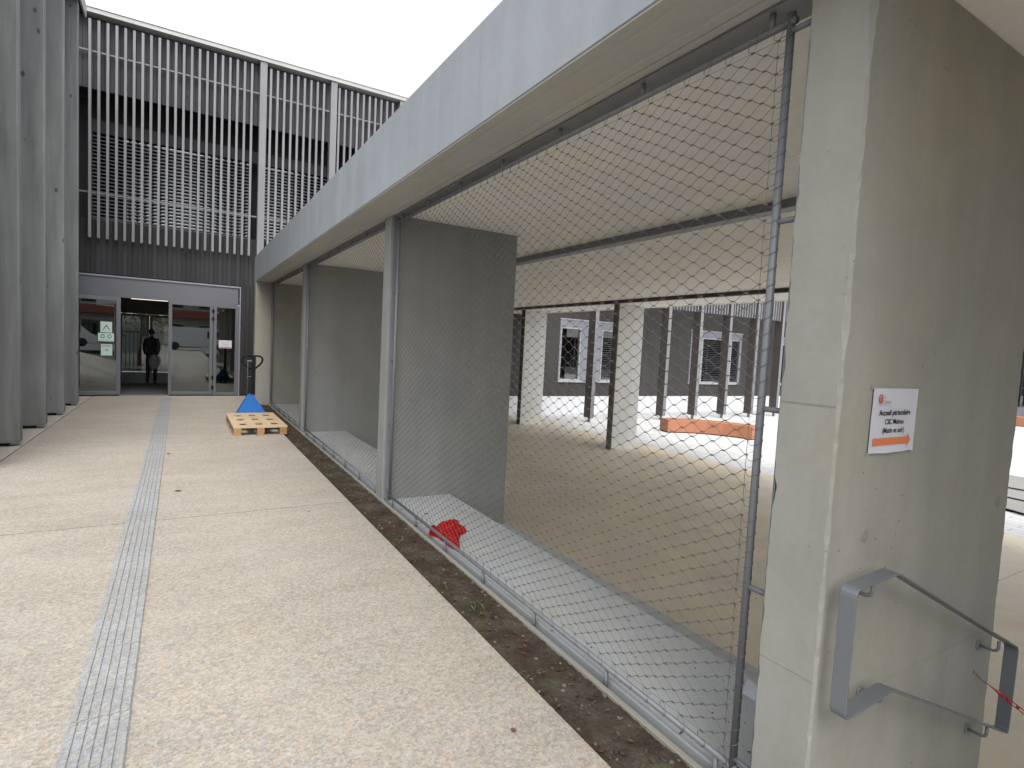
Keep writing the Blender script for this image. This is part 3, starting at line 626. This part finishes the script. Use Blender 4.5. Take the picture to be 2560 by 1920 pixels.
bgk.xf(PM); bgk.build('bag', 'greycloth', None, True, label='grey bag carried by the silhouetted person in the doorway', category='bag')

# ================================================================== west wing with timber fins
ww = thing('west_wing', 'west wing lined with tall grey stained timber fins beside the walkway', 'building', (-2.3, 8, 0))
B(-3.4, -2.6, 7.2, 16.1, 0.0, 8.6).build('wall', 'board', ww)
fprof = []
def finm():
    mb = MB(); L = []
    t = 0.08; x0, x1 = -0.62, 0.0
    for z, e in ((0.048, .03), (0.055, .012), (0.075, .0), (7.9, 0), (7.92, .004)):
        L.append([(x0, -t + min(e, .006), z), (x1 - .012 - e, -t + min(e, .006), z), (x1 - e, -t + .012, z), (x1 - e, t - .012, z), (x1 - .012 - e, t - min(e, .006), z), (x0, t - min(e, .006), z)])
    return mb.loft(L)
fm = mesh_of(finm(), 'timber_fin')
for k, y in enumerate((7.94, 9.50, 11.07, 12.63, 14.14)):
    f = put('timber_fin', fm, 'fin', ww, (-1.815, y, 0.0))
    B(-2.15, -1.94, y - .05, y + .05, 0.001, 0.05).build('foot', 'rubber', f)
B(-3.4, -1.79, 7.2, 14.7, 7.93, 8.05).build('eaves_soffit', 'board', ww)
B(-1.789, -1.76, 7.2, 14.72, 7.90, 8.15).build('fascia', 'fascia', ww)

# ================================================================== courtyard north wing
YN = 17.45
cw = thing('court_wing', 'dark clad wing across the courtyard with white plinth and blind covered windows', 'building', (18, YN, ZC))
def cl_panel(x0, x1, z0, z1):
    if x1 - x0 > .02: B(x0, x1, YN, YN + .3, z0, z1).build('cladding', 'court', cw)
cl_panel(9, 45, 2.83, 9.0); cl_panel(9, 45, -0.14, 0.40)
for a, b in ((9, 12.45), (15.75, 19.70), (23.25, 25.9), (29.4, 45)): cl_panel(a, b, 0.402, 2.828)
bt = mesh_of(B(-.012, .012, -.012, 0, 0, 4.6), 'batten')
for i in range(52): put('batten', bt, 'courtfin', cw, (10.9 + i * .095 if i < 20 else 12.0 + (i - 20) * .12, YN - .001, 2.84))
bt2 = mesh_of(B(-.012, .012, -.012, 0, 0, .53), 'batten')
for i in range(46): put('batten', bt2, 'courtfin', cw, (10.9 + i * .12, YN - .001, -0.135))
B(9, 45, YN - .03, YN + .3, ZC - .1, -0.15, .004).build('plinth', 'white', cw)
def court_window(x0, x1, split, blinds):
    wn = thing('window', None, None); wn.parent = cw; WL[wn] = Vector(((x0 + x1) / 2, YN, .4)); wn.location = WL[wn] - WL[cw]
    y0 = YN - .03
    B(x0, x1, y0, YN + .1, 2.55, 2.83, .004).build('shutter_box', 'alul', wn); B(x0 - .02, x1 + .02, y0 - .03, YN + .1, 2.831, 2.87, .004).build('trim', 'zinc', wn)
    B(x0, x1, y0 - .03, YN + .1, 0.40, 0.47, .004).build('sill', 'zinc', wn)
    B(x0, x0 + .06, y0, YN + .1, 0.471, 2.549).build('frame', 'alul', wn); B(x1 - .06, x1, y0, YN + .1, 0.471, 2.549).build('frame', 'alul', wn)
    B(x0 + .06, x1 - .06, YN + .25, YN + .29, 0.471, 2.549).build('dark_room', 'black', wn)
    for (a, b, kind) in split:
        if kind == 'panel': B(a, b, y0 + .005, YN + .08, 0.471, 2.549, .003).build('panel', 'alul', wn)
        else:
            B(a, b, YN + .06, YN + .07, 0.471, 2.549).build('pane', 'glassd', wn)
            if kind == 'blind':
                z = .52; me = mesh_of(B(-(b - a) / 2 + .01, (b - a) / 2 - .01, -.022, .022, 0, .022), 'blind_slat')
                while z < 2.52: put('blind_slat', me, 'blind', wn, ((a + b) / 2, YN + .02, z)); z += .085
            q = MB().box(a, a + .05, YN - .01, YN + .08, .471, 2.549); q.box(b - .05, b, YN - .01, YN + .08, .471, 2.549); q.box(a + .05, b - .05, YN - .01, YN + .08, .471, .53); q.box(a + .05, b - .05, YN - .01, YN + .08, 2.49, 2.549)
            q.build('sash', 'zinc', wn)
court_window(12.45, 15.75, ((12.51, 13.5, 'glass'), (13.5, 14.55, 'panel'), (14.55, 15.69, 'blind')), True)
court_window(19.70, 23.25, ((19.76, 20.5, 'blind'), (20.5, 22.5, 'blind'), (22.5, 23.19, 'blind')), True)
court_window(25.9, 29.4, ((25.96, 27.5, 'glass'), (27.5, 29.34, 'glass')), True)
cfm = mesh_of(B(-.075, .075, 0, .36, 0, 9.3, .004), 'court_fin'); cem = mesh_of(B(-.077, .077, -.014, 0, 0, 9.3, .002), 'fin_edge')
for k in range(9):
    x = 12.42 + k * 1.77
    f = put('court_fin', cfm, 'courtfin', cw, (x, 15.2, -0.70)); put('fin_edge', cem, 'slat', f, (x, 15.199, -0.70))
    B(x - .03, x + .03, 15.30, 15.38, ZC, -0.698).build('foot', 'steel', f)
    if k < 8:
        sm_ = mesh_of(B(-.028, .028, 0, .06, 0, 4.0), 'court_slat') if k == 0 else sm_
        for i in range(9): put('court_slat', sm_, 'slat', cw, (x + .22 + i * .166, 15.22, 3.42))
B(9, 45, 15.0, 18, 8.6, 8.9).build('roof', 'zinc', cw)

# ================================================================== east building and courtyard furniture
ebd = thing('east_building', 'pale glazed building at the far right edge beyond the courtyard', 'building', (38, 5, ZC))
B(37, 37.4, -20, 16, ZC, -0.1, .01).build('plinth', 'alul', ebd); B(37.1, 37.5, -20, 16, 3.2, 7).build('wall', 'wallw', ebd); B(37.12, 37.16, -20, 16, -0.1, 3.2).build('curtain_glass', 'glassd', ebd)
for i in range(18): B(37.02, 37.12, -20 + 2 * i, -19.92 + 2 * i, -0.1, 3.2).build('mullion', 'alul', ebd)
B(38.2, 38.3, -20, 16, ZC, 3.2).build('inner_wall', 'wallw', ebd)
def bench(name, label, front, width, z0, h):
    n = len(front); F = [Vector((*p, 0)) for p in front]; back = []
    for i in range(n):
        t = (F[min(i + 1, n - 1)] - F[max(i - 1, 0)]).normalized(); back.append(F[i] + Vector((-t.y, t.x, 0)) * width)
    L = [[(*f.xy, z0 + .03), (*f.xy, z0 + h - .012), (*(f + (b - f) * .03).xy, z0 + h), (*(b + (f - b) * .03).xy, z0 + h), (*b.xy, z0 + h - .012), (*b.xy, z0 + .03)] for f, b in zip(F, back)]
    t = thing(name, label, 'bench', (F[n // 2].x, F[n // 2].y, z0))
    MB().loft(L).build('seat_block', 'orange', t)
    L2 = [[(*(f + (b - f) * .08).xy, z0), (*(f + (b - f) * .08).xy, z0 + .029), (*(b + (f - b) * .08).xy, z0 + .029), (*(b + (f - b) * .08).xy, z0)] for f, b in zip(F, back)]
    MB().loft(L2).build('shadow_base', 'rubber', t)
bench('curved_bench', 'curved orange bench block in the courtyard seen through the mesh', [(13.52, 12.66), (13.9, 12.53), (14.3, 12.32), (14.65, 12.03), (14.93, 11.66), (15.12, 11.25), (15.24, 10.8)], 0.55, ZC, 0.42)
bench('curved_bench', 'orange bench at the right edge in front of the glazed building', [(33.5, 13.0), (33.8, 12.0), (34.0, 10.8), (34.1, 9.6), (34.0, 8.4)], 0.6, ZC, 0.45)
for k, (pts, lab) in enumerate(((((10.5, 5.2), (15.25, 4.65), (15.3, 4.3), (14.9, 3.2), (15.4, 1.5)), 'farthest of three black cables on the courtyard floor'),
                                (((10.3, 4.9), (14.1, 4.3), (14.0, 3.9), (13.6, 2.8), (13.9, 1.2)), 'middle of three black cables on the courtyard floor'),
                                (((10.1, 4.3), (12.75, 3.87), (12.64, 3.5), (12.4, 2.5), (12.8, 1.0)), 'nearest of three black cables on the courtyard floor'))):
    P = []
    for i in range(len(pts) - 1):
        for q in range(8):
            u = q / 8; x = pts[i][0] + (pts[i + 1][0] - pts[i][0]) * u; y = pts[i][1] + (pts[i + 1][1] - pts[i][1]) * u
            P.append((x + .05 * nz(x * 2, y * 2, k), y + .05 * nz(x * 2, y * 2, k + 5), ZC + .025))
    MB().tube(P, 0.022 if k == 2 else 0.015, 6).build('floor_cable', 'rubber', None, True, label=lab, category='cable', group='black cables on the courtyard floor')

# ================================================================== handrail on the near wall
hrl = thing('handrail', 'grey flat steel handrail loop bolted to the near concrete wall', 'handrail', (2.5, 0.9, 0))
def strip(pts, y0, y1, th):
    """flat bar bent in the X-Z plane"""
    n = len(pts); O, I = [], []
    for i in range(n):
        a = Vector(pts[i - 1]); b = Vector(pts[i]); c = Vector(pts[(i + 1) % n])
        t = ((b - a).normalized() + (c - b).normalized()).normalized(); nn = Vector((-t.y, t.x)); k = th / max(.5, nn.dot(Vector((-(b - a).normalized().y, (b - a).normalized().x))))
        O.append(b); I.append(b - nn * k * -1)
    mb = MB(); vs = []; fs = []
    e = .0015
    for o, i in zip(O, I):
        d = (i - o)
        for (p, y) in ((o, y0 + e), (o, y1 - e), (o + d * .15, y1), (i - d * .15, y1), (i, y1 - e), (i, y0 + e), (i - d * .15, y0), (o + d * .15, y0)): vs.append((p.x, y, p.y))
    for k in range(n):
        for j in range(8): fs.append((k * 8 + j, k * 8 + (j + 1) % 8, ((k + 1) % n) * 8 + (j + 1) % 8, ((k + 1) % n) * 8 + j))
    return mb.add(vs, fs)
def rnd_corner(pts, r=.022, k=4):
    out = []; n = len(pts)
    for i in range(n):
        p = Vector(pts[i]); a = (Vector(pts[i - 1]) - p).normalized(); b = (Vector(pts[(i + 1) % n]) - p).normalized()
        A = p + a * r; Bq = p + b * r
        for q in range(k + 1):
            u = q / k; out.append(tuple(A * (1 - u) ** 2 + p * 2 * u * (1 - u) + Bq * u ** 2))
    return out
loop = rnd_corner([(1.790, 0.908), (2.045, 0.918), (3.20, 0.385), (3.19, 0.0), (2.075, 0.515), (1.790, 0.498)])
strip(loop, 0.862, 0.912, 0.008).build('rail_loop', 'rail', hrl)
for x, zr in ((1.93, 0.906), (3.05, 0.445), (2.06, 0.508), (3.02, 0.067)):
    br = MB(); zz = zr - .052
    br.disc((x, 0.9575, zz), (0, -1, 0), .024, .006); br.tube([(x, 0.955, zz), (x, 0.905, zz), (x, 0.892, zz + .006), (x, 0.887, zz + .02), (x, 0.887, zr - .004)], .0065, 8)
    br.build('bracket', 'steel', hrl, True)
# red barrier strap hooked to the wall
ch = thing('red_barrier_strap', 'red plastic ladder strap hooked to the wall end by a wire loop', 'strap', (3.1, 0.9, 0.2))
MB().disc((3.03, 0.9575, 0.275), (0, -1, 0), .008, .008, 10).build('anchor', 'steel', ch)
MB().tube([(3.03, .952, .275), (3.045, .94, .258), (3.066, .932, .238), (3.082, .917, .224), (3.07, .921, .226), (3.05, .938, .245), (3.033, .950, .272)], .0012, 5).build('wire_loop', 'cable', ch, True)
P0 = Vector((3.078, .918, .226)); P1 = Vector((3.15, .808, .14)); dr = (P1 - P0); ln = dr.length; dr.normalize(); sd_ = dr.cross(Vector((1, 0.9, 0.2))).normalized()
lk = MB(); lk.tube([P0, P0 + dr * .035], [.0022, .004], 6)
R0 = P0 + dr * .05
def cat(u, s_): 
    p = P0 + dr * u + Vector((0, 0, 0.10 * (max(0, u - .15)) ** 2)); return p + sd_ * s_
lk.tube([P0 + dr * .03, P0 + dr * .052, P0 + dr * .066], [.004, .009, .008], 6)
for s_ in (-.0065, .0065): lk.tube([cat(.055 + .03 * i, s_) for i in range(50)], .0022, 5)
for i in range(34):
    u = .088 + i * .042; lk.tube([cat(u - .004, 0), cat(u + .004, 0)], .0075, 6)
lk.build('strap', 'red', ch)

# ================================================================== paper sign with its print
def text(s_, size, mat, parent, loc, bold=0.0, sx=1.0, ax='x'):
    cu = bpy.data.curves.new('t', 'FONT'); cu.body = s_; cu.size = size; cu.align_x = 'CENTER'; cu.align_y = 'CENTER'; cu.offset = bold; cu.extrude = 0.00012
    o = bpy.data.objects.new('t', cu); COL.objects.link(o); dg = bpy.context.evaluated_depsgraph_get(); dg.update()
    me = bpy.data.meshes.new_from_object(o.evaluated_get(dg)); bpy.data.objects.remove(o)
    R = Matrix.Rotation(math.pi / 2, 4, 'X') @ Matrix.Diagonal((sx, 1, 1, 1)); me.transform(R); me.materials.clear()
    return put('lettering', me, mat, parent, loc)
ps = thing('paper_sign', 'white paper sign with orange arrow taped to the near concrete wall', 'sign', (2.105, 0.955, 1.31))
SX0, SX1, SZ0, SZ1, SY = 1.958, 2.254, 1.310, 1.530, 0.9535
mb = MB(); nX, nZ = 24, 16
def pz(u, v): return SY - 0.0022 * (0.5 + 0.5 * nz(u * 3, v * 3, 7)) - 0.006 * max(0, v * 0 + (0.12 - v) / .12) * max(0, math.sin(u * 3.0)) * (1 if v < .12 else 0) - 0.003 * max(0, (u - .9) / .1)
for j in range(nZ + 1):
    for i in range(nX + 1):
        u, v = i / nX, j / nZ; mb.v.append((SX0 + (SX1 - SX0) * u + .004 * (v - .5), pz(u, v), SZ0 + (SZ1 - SZ0) * v + .004 * nz(u * 4, v, 3) * (v < .02)))
for j in range(nZ):
    for i in range(nX): a = j * (nX + 1) + i; mb.f.append((a, a + 1, a + nX + 2, a + nX + 1))
mb.build('sheet', 'paper', ps, True)
cx = (SX0 + SX1) / 2; TY = SY - .0032
text('Accueil périscolaire', 0.0265, 'ink', ps, (cx + .004, TY, 1.447), .0006); text('CSC Meinau', 0.0255, 'ink', ps, (cx + .004, TY, 1.416), .0003); text('(Matin et soir)', 0.0255, 'ink', ps, (cx + .002, TY, 1.386), .0003)
MB().extr([(1.977, 1.336), (1.977, 1.361), (2.208, 1.361), (2.208, 1.372), (2.232, 1.3485), (2.208, 1.325), (2.208, 1.336)], TY - .0003, TY, 'y').build('arrow', 'inko', ps)
def ringm(c, r0, r1, y, n=26):
    L = [[(c[0] + r * math.cos(a), y + d, c[1] + r * math.sin(a) * 1.15) for a in (2 * math.pi * k / n for k in range(n))] for r, d in ((r0, 0), (r1, 0), (r1, -.0003), (r0, -.0003), (r0, 0))]
    return MB().loft(L, False)
ringm((2.006, 1.494), .0095, .014, TY).build('logo_ring', 'inkr', ps); ringm((2.007, 1.492), .0035, .0070, TY).build('logo_ring', 'inkr', ps)
B(1.984, 2.072, TY - .0003, TY, 1.4735, 1.4745).build('logo_rule', 'inkg', ps)
text('le', .016, 'inkg', ps, (2.030, TY, 1.501)); text('Centre', .0185, 'inkg', ps, (2.048, TY, 1.484))
for (x, z) in ((SX0 - .004, SZ1), (SX1 + .004, SZ1), (SX0 - .003, SZ0), (SX1 + .003, SZ0)):
    B(x - .014, x + .014, SY - .0018, SY + .0015, z - .009, z + .006).xf(Matrix.Translation((x, 0, z)) @ Matrix.Rotation(.3 * (1 if x < 2.1 else -1), 4, 'Y') @ Matrix.Translation((-x, 0, -z))).build('tape', glass('clear_tape', (.96, .96, .94), .12, .4), ps)
# notice and stickers on the entrance glass
nt = thing('paper_notice', 'small white paper notice stuck on the narrow sidelight of the entrance', 'notice', (0.95, YD - .012, 1.235))
B(0.80, 1.097, YD - .0125, YD - .011, 1.236, 1.437).build('sheet', 'paper', nt)
for i, wd_ in enumerate((.17, .20, .15)): B(0.95 - wd_ / 2, 0.95 + wd_ / 2, YD - .0135, YD - .0126, 1.37 - i * .035, 1.38 - i * .035).build('print_line', 'inkg', nt)
B(0.812, 1.085, YD - .0135, YD - .0126, 1.245, 1.268).build('print_bar', 'inkr', nt)
def on_leaf(mb): return mb.xf(hinge)
for (x0, x1, z0, z1, lab, kind) in ((-1.655, -1.435, 1.50, 1.75, 'uppermost pale sticker with a triangle on the open left door', 0), (-1.70, -1.40, 1.29, 1.485, 'middle pale sticker with two round symbols on the open left door', 1), (-1.645, -1.43, 0.96, 1.225, 'lowest pale sticker on the open left door', 2)):
    s_ = thing('door_sticker', lab, 'sticker', (0.5 * (x0 + x1), YD - .15, z0), 'stickers on the open left door')
    on_leaf(B(x0, x1, YD - .0105, YD - .0095, z0, z1)).build('sheet', 'green', s_)
    mx, mz = (x0 + x1) / 2, (z0 + z1) / 2
    if kind == 0: on_leaf(MB().extr([(mx - .075, z0 + .05), (mx, z0 + .19), (mx + .075, z0 + .05), (mx + .05, z0 + .065), (mx, z0 + .155), (mx - .05, z0 + .065)], YD - .0118, YD - .0107)).build('print', 'ink', s_)
    if kind == 1:
        for dx in (-.065, .065): on_leaf(ringm((mx + dx, mz + .02), .026, .040, YD - .011)).build('print', 'ink', s_)
        on_leaf(B(x0 + .02, x1 - .02, YD - .0118, YD - .0107, z0 + .02, z0 + .035)).build('print', 'inkg', s_)
    if kind == 2:
        on_leaf(MB().extr([(mx - .05, mz), (mx, mz - .05), (mx + .05, mz), (mx, mz + .03)], YD - .0118, YD - .0107)).build('print', 'inkg', s_); on_leaf(B(x0 + .02, x1 - .02, YD - .0118, YD - .0107, z1 - .06, z1 - .02)).build('print', 'inkg', s_)

# ================================================================== pallet
PX0, PX1, PY0, PY1, PZ = 0.700, 1.505, 9.66, 11.45, 0.142
pl = thing('wooden_pallet', 'pale plywood pallet with nine square holes in front of the blue truck', 'pallet', ((PX0 + PX1) / 2, (PY0 + PY1) / 2, 0))
dk = MB(); hx = [PX0]; hy = [PY0]
for k in range(3): c = PX0 + .165 + k * .2375; hx += [c - .052, c + .052]
for k in range(3): c = PY0 + .36 + k * .54; hy += [c - .13, c + .13]
hx.append(PX1); hy.append(PY1); id_ = {}
zz0, zz1 = PZ - .022, PZ
for i in range(7):
    for j in range(7):
        if i % 2 == 1 and j % 2 == 1: continue
        a, b, c, d = hx[i], hx[i + 1], hy[j], hy[j + 1]
        dk.add([(a, c, zz1), (b, c, zz1), (b, d, zz1), (a, d, zz1)], [(0, 1, 2, 3)]); dk.add([(a, c, zz0), (b, c, zz0), (b, d, zz0), (a, d, zz0)], [(3, 2, 1, 0)])
def wallq(x0, y0, x1, y1): dk.add([(x0, y0, zz0), (x1, y1, zz0), (x1, y1, zz1), (x0, y0, zz1)], [(0, 1, 2, 3)])
wallq(PX0, PY0, PX1, PY0); wallq(PX1, PY0, PX1, PY1); wallq(PX1, PY1, PX0, PY1); wallq(PX0, PY1, PX0, PY0)
for i in (1, 3, 5):
    for j in (1, 3, 5):
        a, b, c, d = hx[i], hx[i + 1], hy[j], hy[j + 1]; wallq(a, d, b, d); wallq(b, c, a, c); wallq(a, c, a, d); wallq(b, d, b, c)
dk.build('deck', 'ply', pl)
for i, x in enumerate((PX0 + .008, (PX0 + PX1) / 2 - .055, PX1 - .118)):
    for j, y in enumerate((PY0 + .006, (PY0 + PY1) / 2 - .07, PY1 - .15)):
        ft = MB()
        for k in range(5):
            e = .003 if k % 2 else 0; ft.box(x + e, x + .11 - e, y + e, y + .14 - e, 0.002 + k * .0236, 0.002 + (k + 1) * .0236 - .003); ft.box(x + .008, x + .102, y + .008, y + .132, 0.002 + (k + 1) * .0236 - .0032, 0.002 + (k + 1) * .0236 + .0002)
        ft.build('block', 'plye', pl)
for x in (PX0 + .255, PX0 + .495): B(x, x + .055, PY0 + .15, PY1 - .16, PZ - .042, PZ - .0225).build('bearer', 'ply', pl)

# ================================================================== pallet truck
pt = thing('pallet_truck', 'blue hand pallet truck with black tiller standing behind the pallet', 'pallet truck', (1.14, 11.8, 0))
TX = 1.150
tri = MB()
L = []
for (z, hw, y0, y1) in ((0.085, .262, 11.56, 11.74), (0.105, .262, 11.56, 11.76), (0.40, .075, 11.83, 11.93), (0.455, .05, 11.85, 11.94)):
    L.append([(TX - hw, y0, z), (TX + hw, y0, z), (TX + hw, y1, z), (TX - hw, y1, z)])
tri.loft(L); tri.build('body', 'blue', pt)
B(TX - .275, TX + .275, 11.50, 11.57, 0.10, 0.135, .005).build('fork_yoke', 'blue', pt)
for sx in (-1, 1):
    x = TX + sx * .185; B(x - .075, x + .075, 10.35, 11.52, 0.055, 0.098, .006).build('fork', 'blue', pt)
    MB().tube([(x - .035, 10.55, .04), (x + .035, 10.55, .04)], .039, 16).build('load_wheel', 'rubber', pt, True)
    MB().tube([(TX + sx * .03, 11.86, .092), (TX + sx * .085, 11.86, .092)], .09, 20).build('steer_wheel', 'rubber', pt, True)
MB().tube([(TX + .03, 11.89, 0.02 + .3), (TX + .03, 11.89, 0.47)], .045, 12).build('pump_cylinder', 'rubber', pt, True)
TC = TX + .052
B(TC - .036, TC + .036, 11.90, 11.955, 0.44, 1.195, .008).build('tiller', 'rubber', pt)
hl = []
for (x, z) in ((-.012, .93), (-.09, .975), (-.15, 1.03), (-.188, 1.085), (-.195, 1.135), (-.178, 1.175), (-.14, 1.198), (-.07, 1.203), (0, 1.203), (.07, 1.203), (.125, 1.198), (.158, 1.175), (.172, 1.135), (.160, 1.08), (.12, 1.03), (.06, .975), (.012, .93)):
    hl.append((TC - .012 + x, 11.925, z))
MB().tube(hl, .018, 10).build('handle_loop', 'rubber', pt, True)
MB().tube([(TC - .105, 11.90, .42), (TC - .105, 11.91, 1.10)], .004, 6).build('control_rod', 'steel', pt, True); B(TC - .12, TC - .03, 11.90, 11.93, 1.09, 1.115, .004).build('release_lever', 'steel', pt); B(TC - .11, TC - .03, 11.905, 11.925, .79, .80).build('rod_clip', 'steel', pt)

# ================================================================== red cloth on the sill
out = [(1.815, 4.30), (1.889, 4.433), (1.947, 4.454), (2.027, 4.514), (2.136, 4.545), (2.183, 4.506), (2.148, 4.413), (2.154, 4.352), (2.177, 4.33), (2.16, 4.255), (2.114, 4.2), (2.065, 4.184), (2.005, 4.091), (1.959, 3.977), (1.919, 3.888), (1.869, 3.905), (1.862, 4.043), (1.862, 4.187)]
op = []
for i in range(len(out)):
    a, b = Vector(out[i]), Vector(out[(i + 1) % len(out)])
    for q in range(4): op.append(a.lerp(b, q / 4))
cen = Vector((1.98, 4.28)); K = 16; mb = MB()
def ch_(x, y, d): 
    f = .5 + .5 * math.sin(34 * x + 9 * nz(x * 7, y * 7) + 12 * y); g = .5 + .5 * math.sin(22 * y - 15 * x + 6 * nz(x * 9, y * 9, 4))
    return -0.0185 + (.008 + .085 * d ** .6 * (.15 + .5 * f ** 2 + .5 * g ** 2) + .03 * nz(x * 25, y * 25, 9) * d) 
for k in range(1, K + 1):
    for p in op:
        u = k / K; q = cen.lerp(p, u); mb.v.append((q.x, q.y, ch_(q.x, q.y, 1 - u ** 3) if k < K else -0.0185))
n = len(op); mb.v.append((cen.x, cen.y, ch_(cen.x, cen.y, 1)))
for k in range(K - 1):
    for i in range(n): j = (i + 1) % n; mb.f.append((k * n + i, (k + 1) * n + i, (k + 1) * n + j, k * n + j))
for i in range(n): mb.f.append((len(mb.v) - 1, i, (i + 1) % n))
mb.build('red_cloth', 'cloth', None, True, label='crumpled red cloth lying on the concrete sill behind the mesh', category='cloth')

# ================================================================== small litter
def leaf_obj(x, y, z, s_, rot, label, mat='leaf', up=.35):
    mb = MB(); pts = []
    for i in range(7):
        u = i / 6; wv = math.sin(math.pi * u) ** .8 * .38
        for sg in (-1, 0, 1): pts.append(((u - .5) * s_, sg * wv * s_, z + .003 + up * s_ * (abs(sg) * .35 * wv + .3 * (u - .4) ** 2) + .002 * nz(u * 5, sg)))
    mb.v = pts
    for i in range(6):
        for j in range(2): a = i * 3 + j; mb.f.append((a, a + 1, a + 4, a + 3))
    mb.xf(Matrix.Translation((x, y, 0)) @ Matrix.Rotation(rot, 4, 'Z')).build('fallen_leaf' if mat == 'leaf' else 'paper_scrap', mat, None, True, label=label, category='leaf' if mat == 'leaf' else 'paper')
leaf_obj(-0.024, 6.40, 0, .07, .4, 'brown fallen leaf on the walkway just right of the tactile strip')
leaf_obj(-0.14, 8.42, 0, .055, 1.2, 'small reddish leaf at the far part of the tactile strip')
leaf_obj(1.211, 1.87, 0, .03, 2.0, 'tiny brown leaf on the walkway near the bottom edge')
leaf_obj(1.02, 5.25, 0, .03, .7, 'tiny dark leaf on the walkway near the transverse joint')
leaf_obj(2.02, 4.85, -.02, .05, .2, 'pale dry leaf on the sill just beyond the red cloth')
leaf_obj(6.52, 5.2, ZC, .14, .9, 'small white paper scrap on the covered brown floor', 'paper', .6)
sh = MB().add([(2.36, 1.50, -.017), (2.50, 1.55, -.017), (2.49, 1.68, -.012), (2.36, 1.62, -.017), (2.43, 1.58, .012)], [(0, 1, 4), (1, 2, 4), (2, 3, 4), (3, 0, 4)])
sh.build('white_sheet', 'paper', None, label='white sheet of paper lying on the sill behind the near wall', category='paper')

# ================================================================== street behind the camera (mirrored in the glass)
sb = thing('street_building', 'rendered street building with red roof behind the viewer, mirrored in the doors', 'building', (0, -43, 0))
B(-30, 30, -48, -38, 0, 5.2).build('wall', 'facade', sb); MB().extr([(-49, 5.2), (-43, 8.0), (-37.4, 5.2)], -30.5, 30.5, 'x').build('roof', 'roofred', sb)
B(-30, 30, -37.9, -36.6, 3.1, 3.9).build('awning', 'roofred', sb)
for i in range(20):
    for z in (0.9, 4.2): B(-28.5 + i * 3, -27.0 + i * 3, -38.03, -37.99, z, z + (1.5 if z < 2 else .8)).build('window', 'glassd', sb)
vn = thing('white_van', 'white delivery van parked behind the viewer, mirrored in the doors', 'van', (1.7, -26, 0))
MB().extr([(-1.6, .35), (4.0, .35), (4.0, .9), (3.6, 1.1), (2.7, 1.95), (2.4, 2.05), (-1.5, 2.05), (-1.6, 1.9)], -27, -25.1, 'x').xf(Matrix(((0, 1, 0, 0), (1, 0, 0, 0), (0, 0, 1, 0), (0, 0, 0, 1)))).build('body', 'van', vn)
B(1.9, 2.9, -25.09, -25.06, 1.15, 1.75).build('side_window', 'glassd', vn)
for x in (-.6, 3.0): MB().tube([(x, -25.35, .36), (x, -25.05, .36)], .35, 20).build('wheel', 'tyre', vn, True)
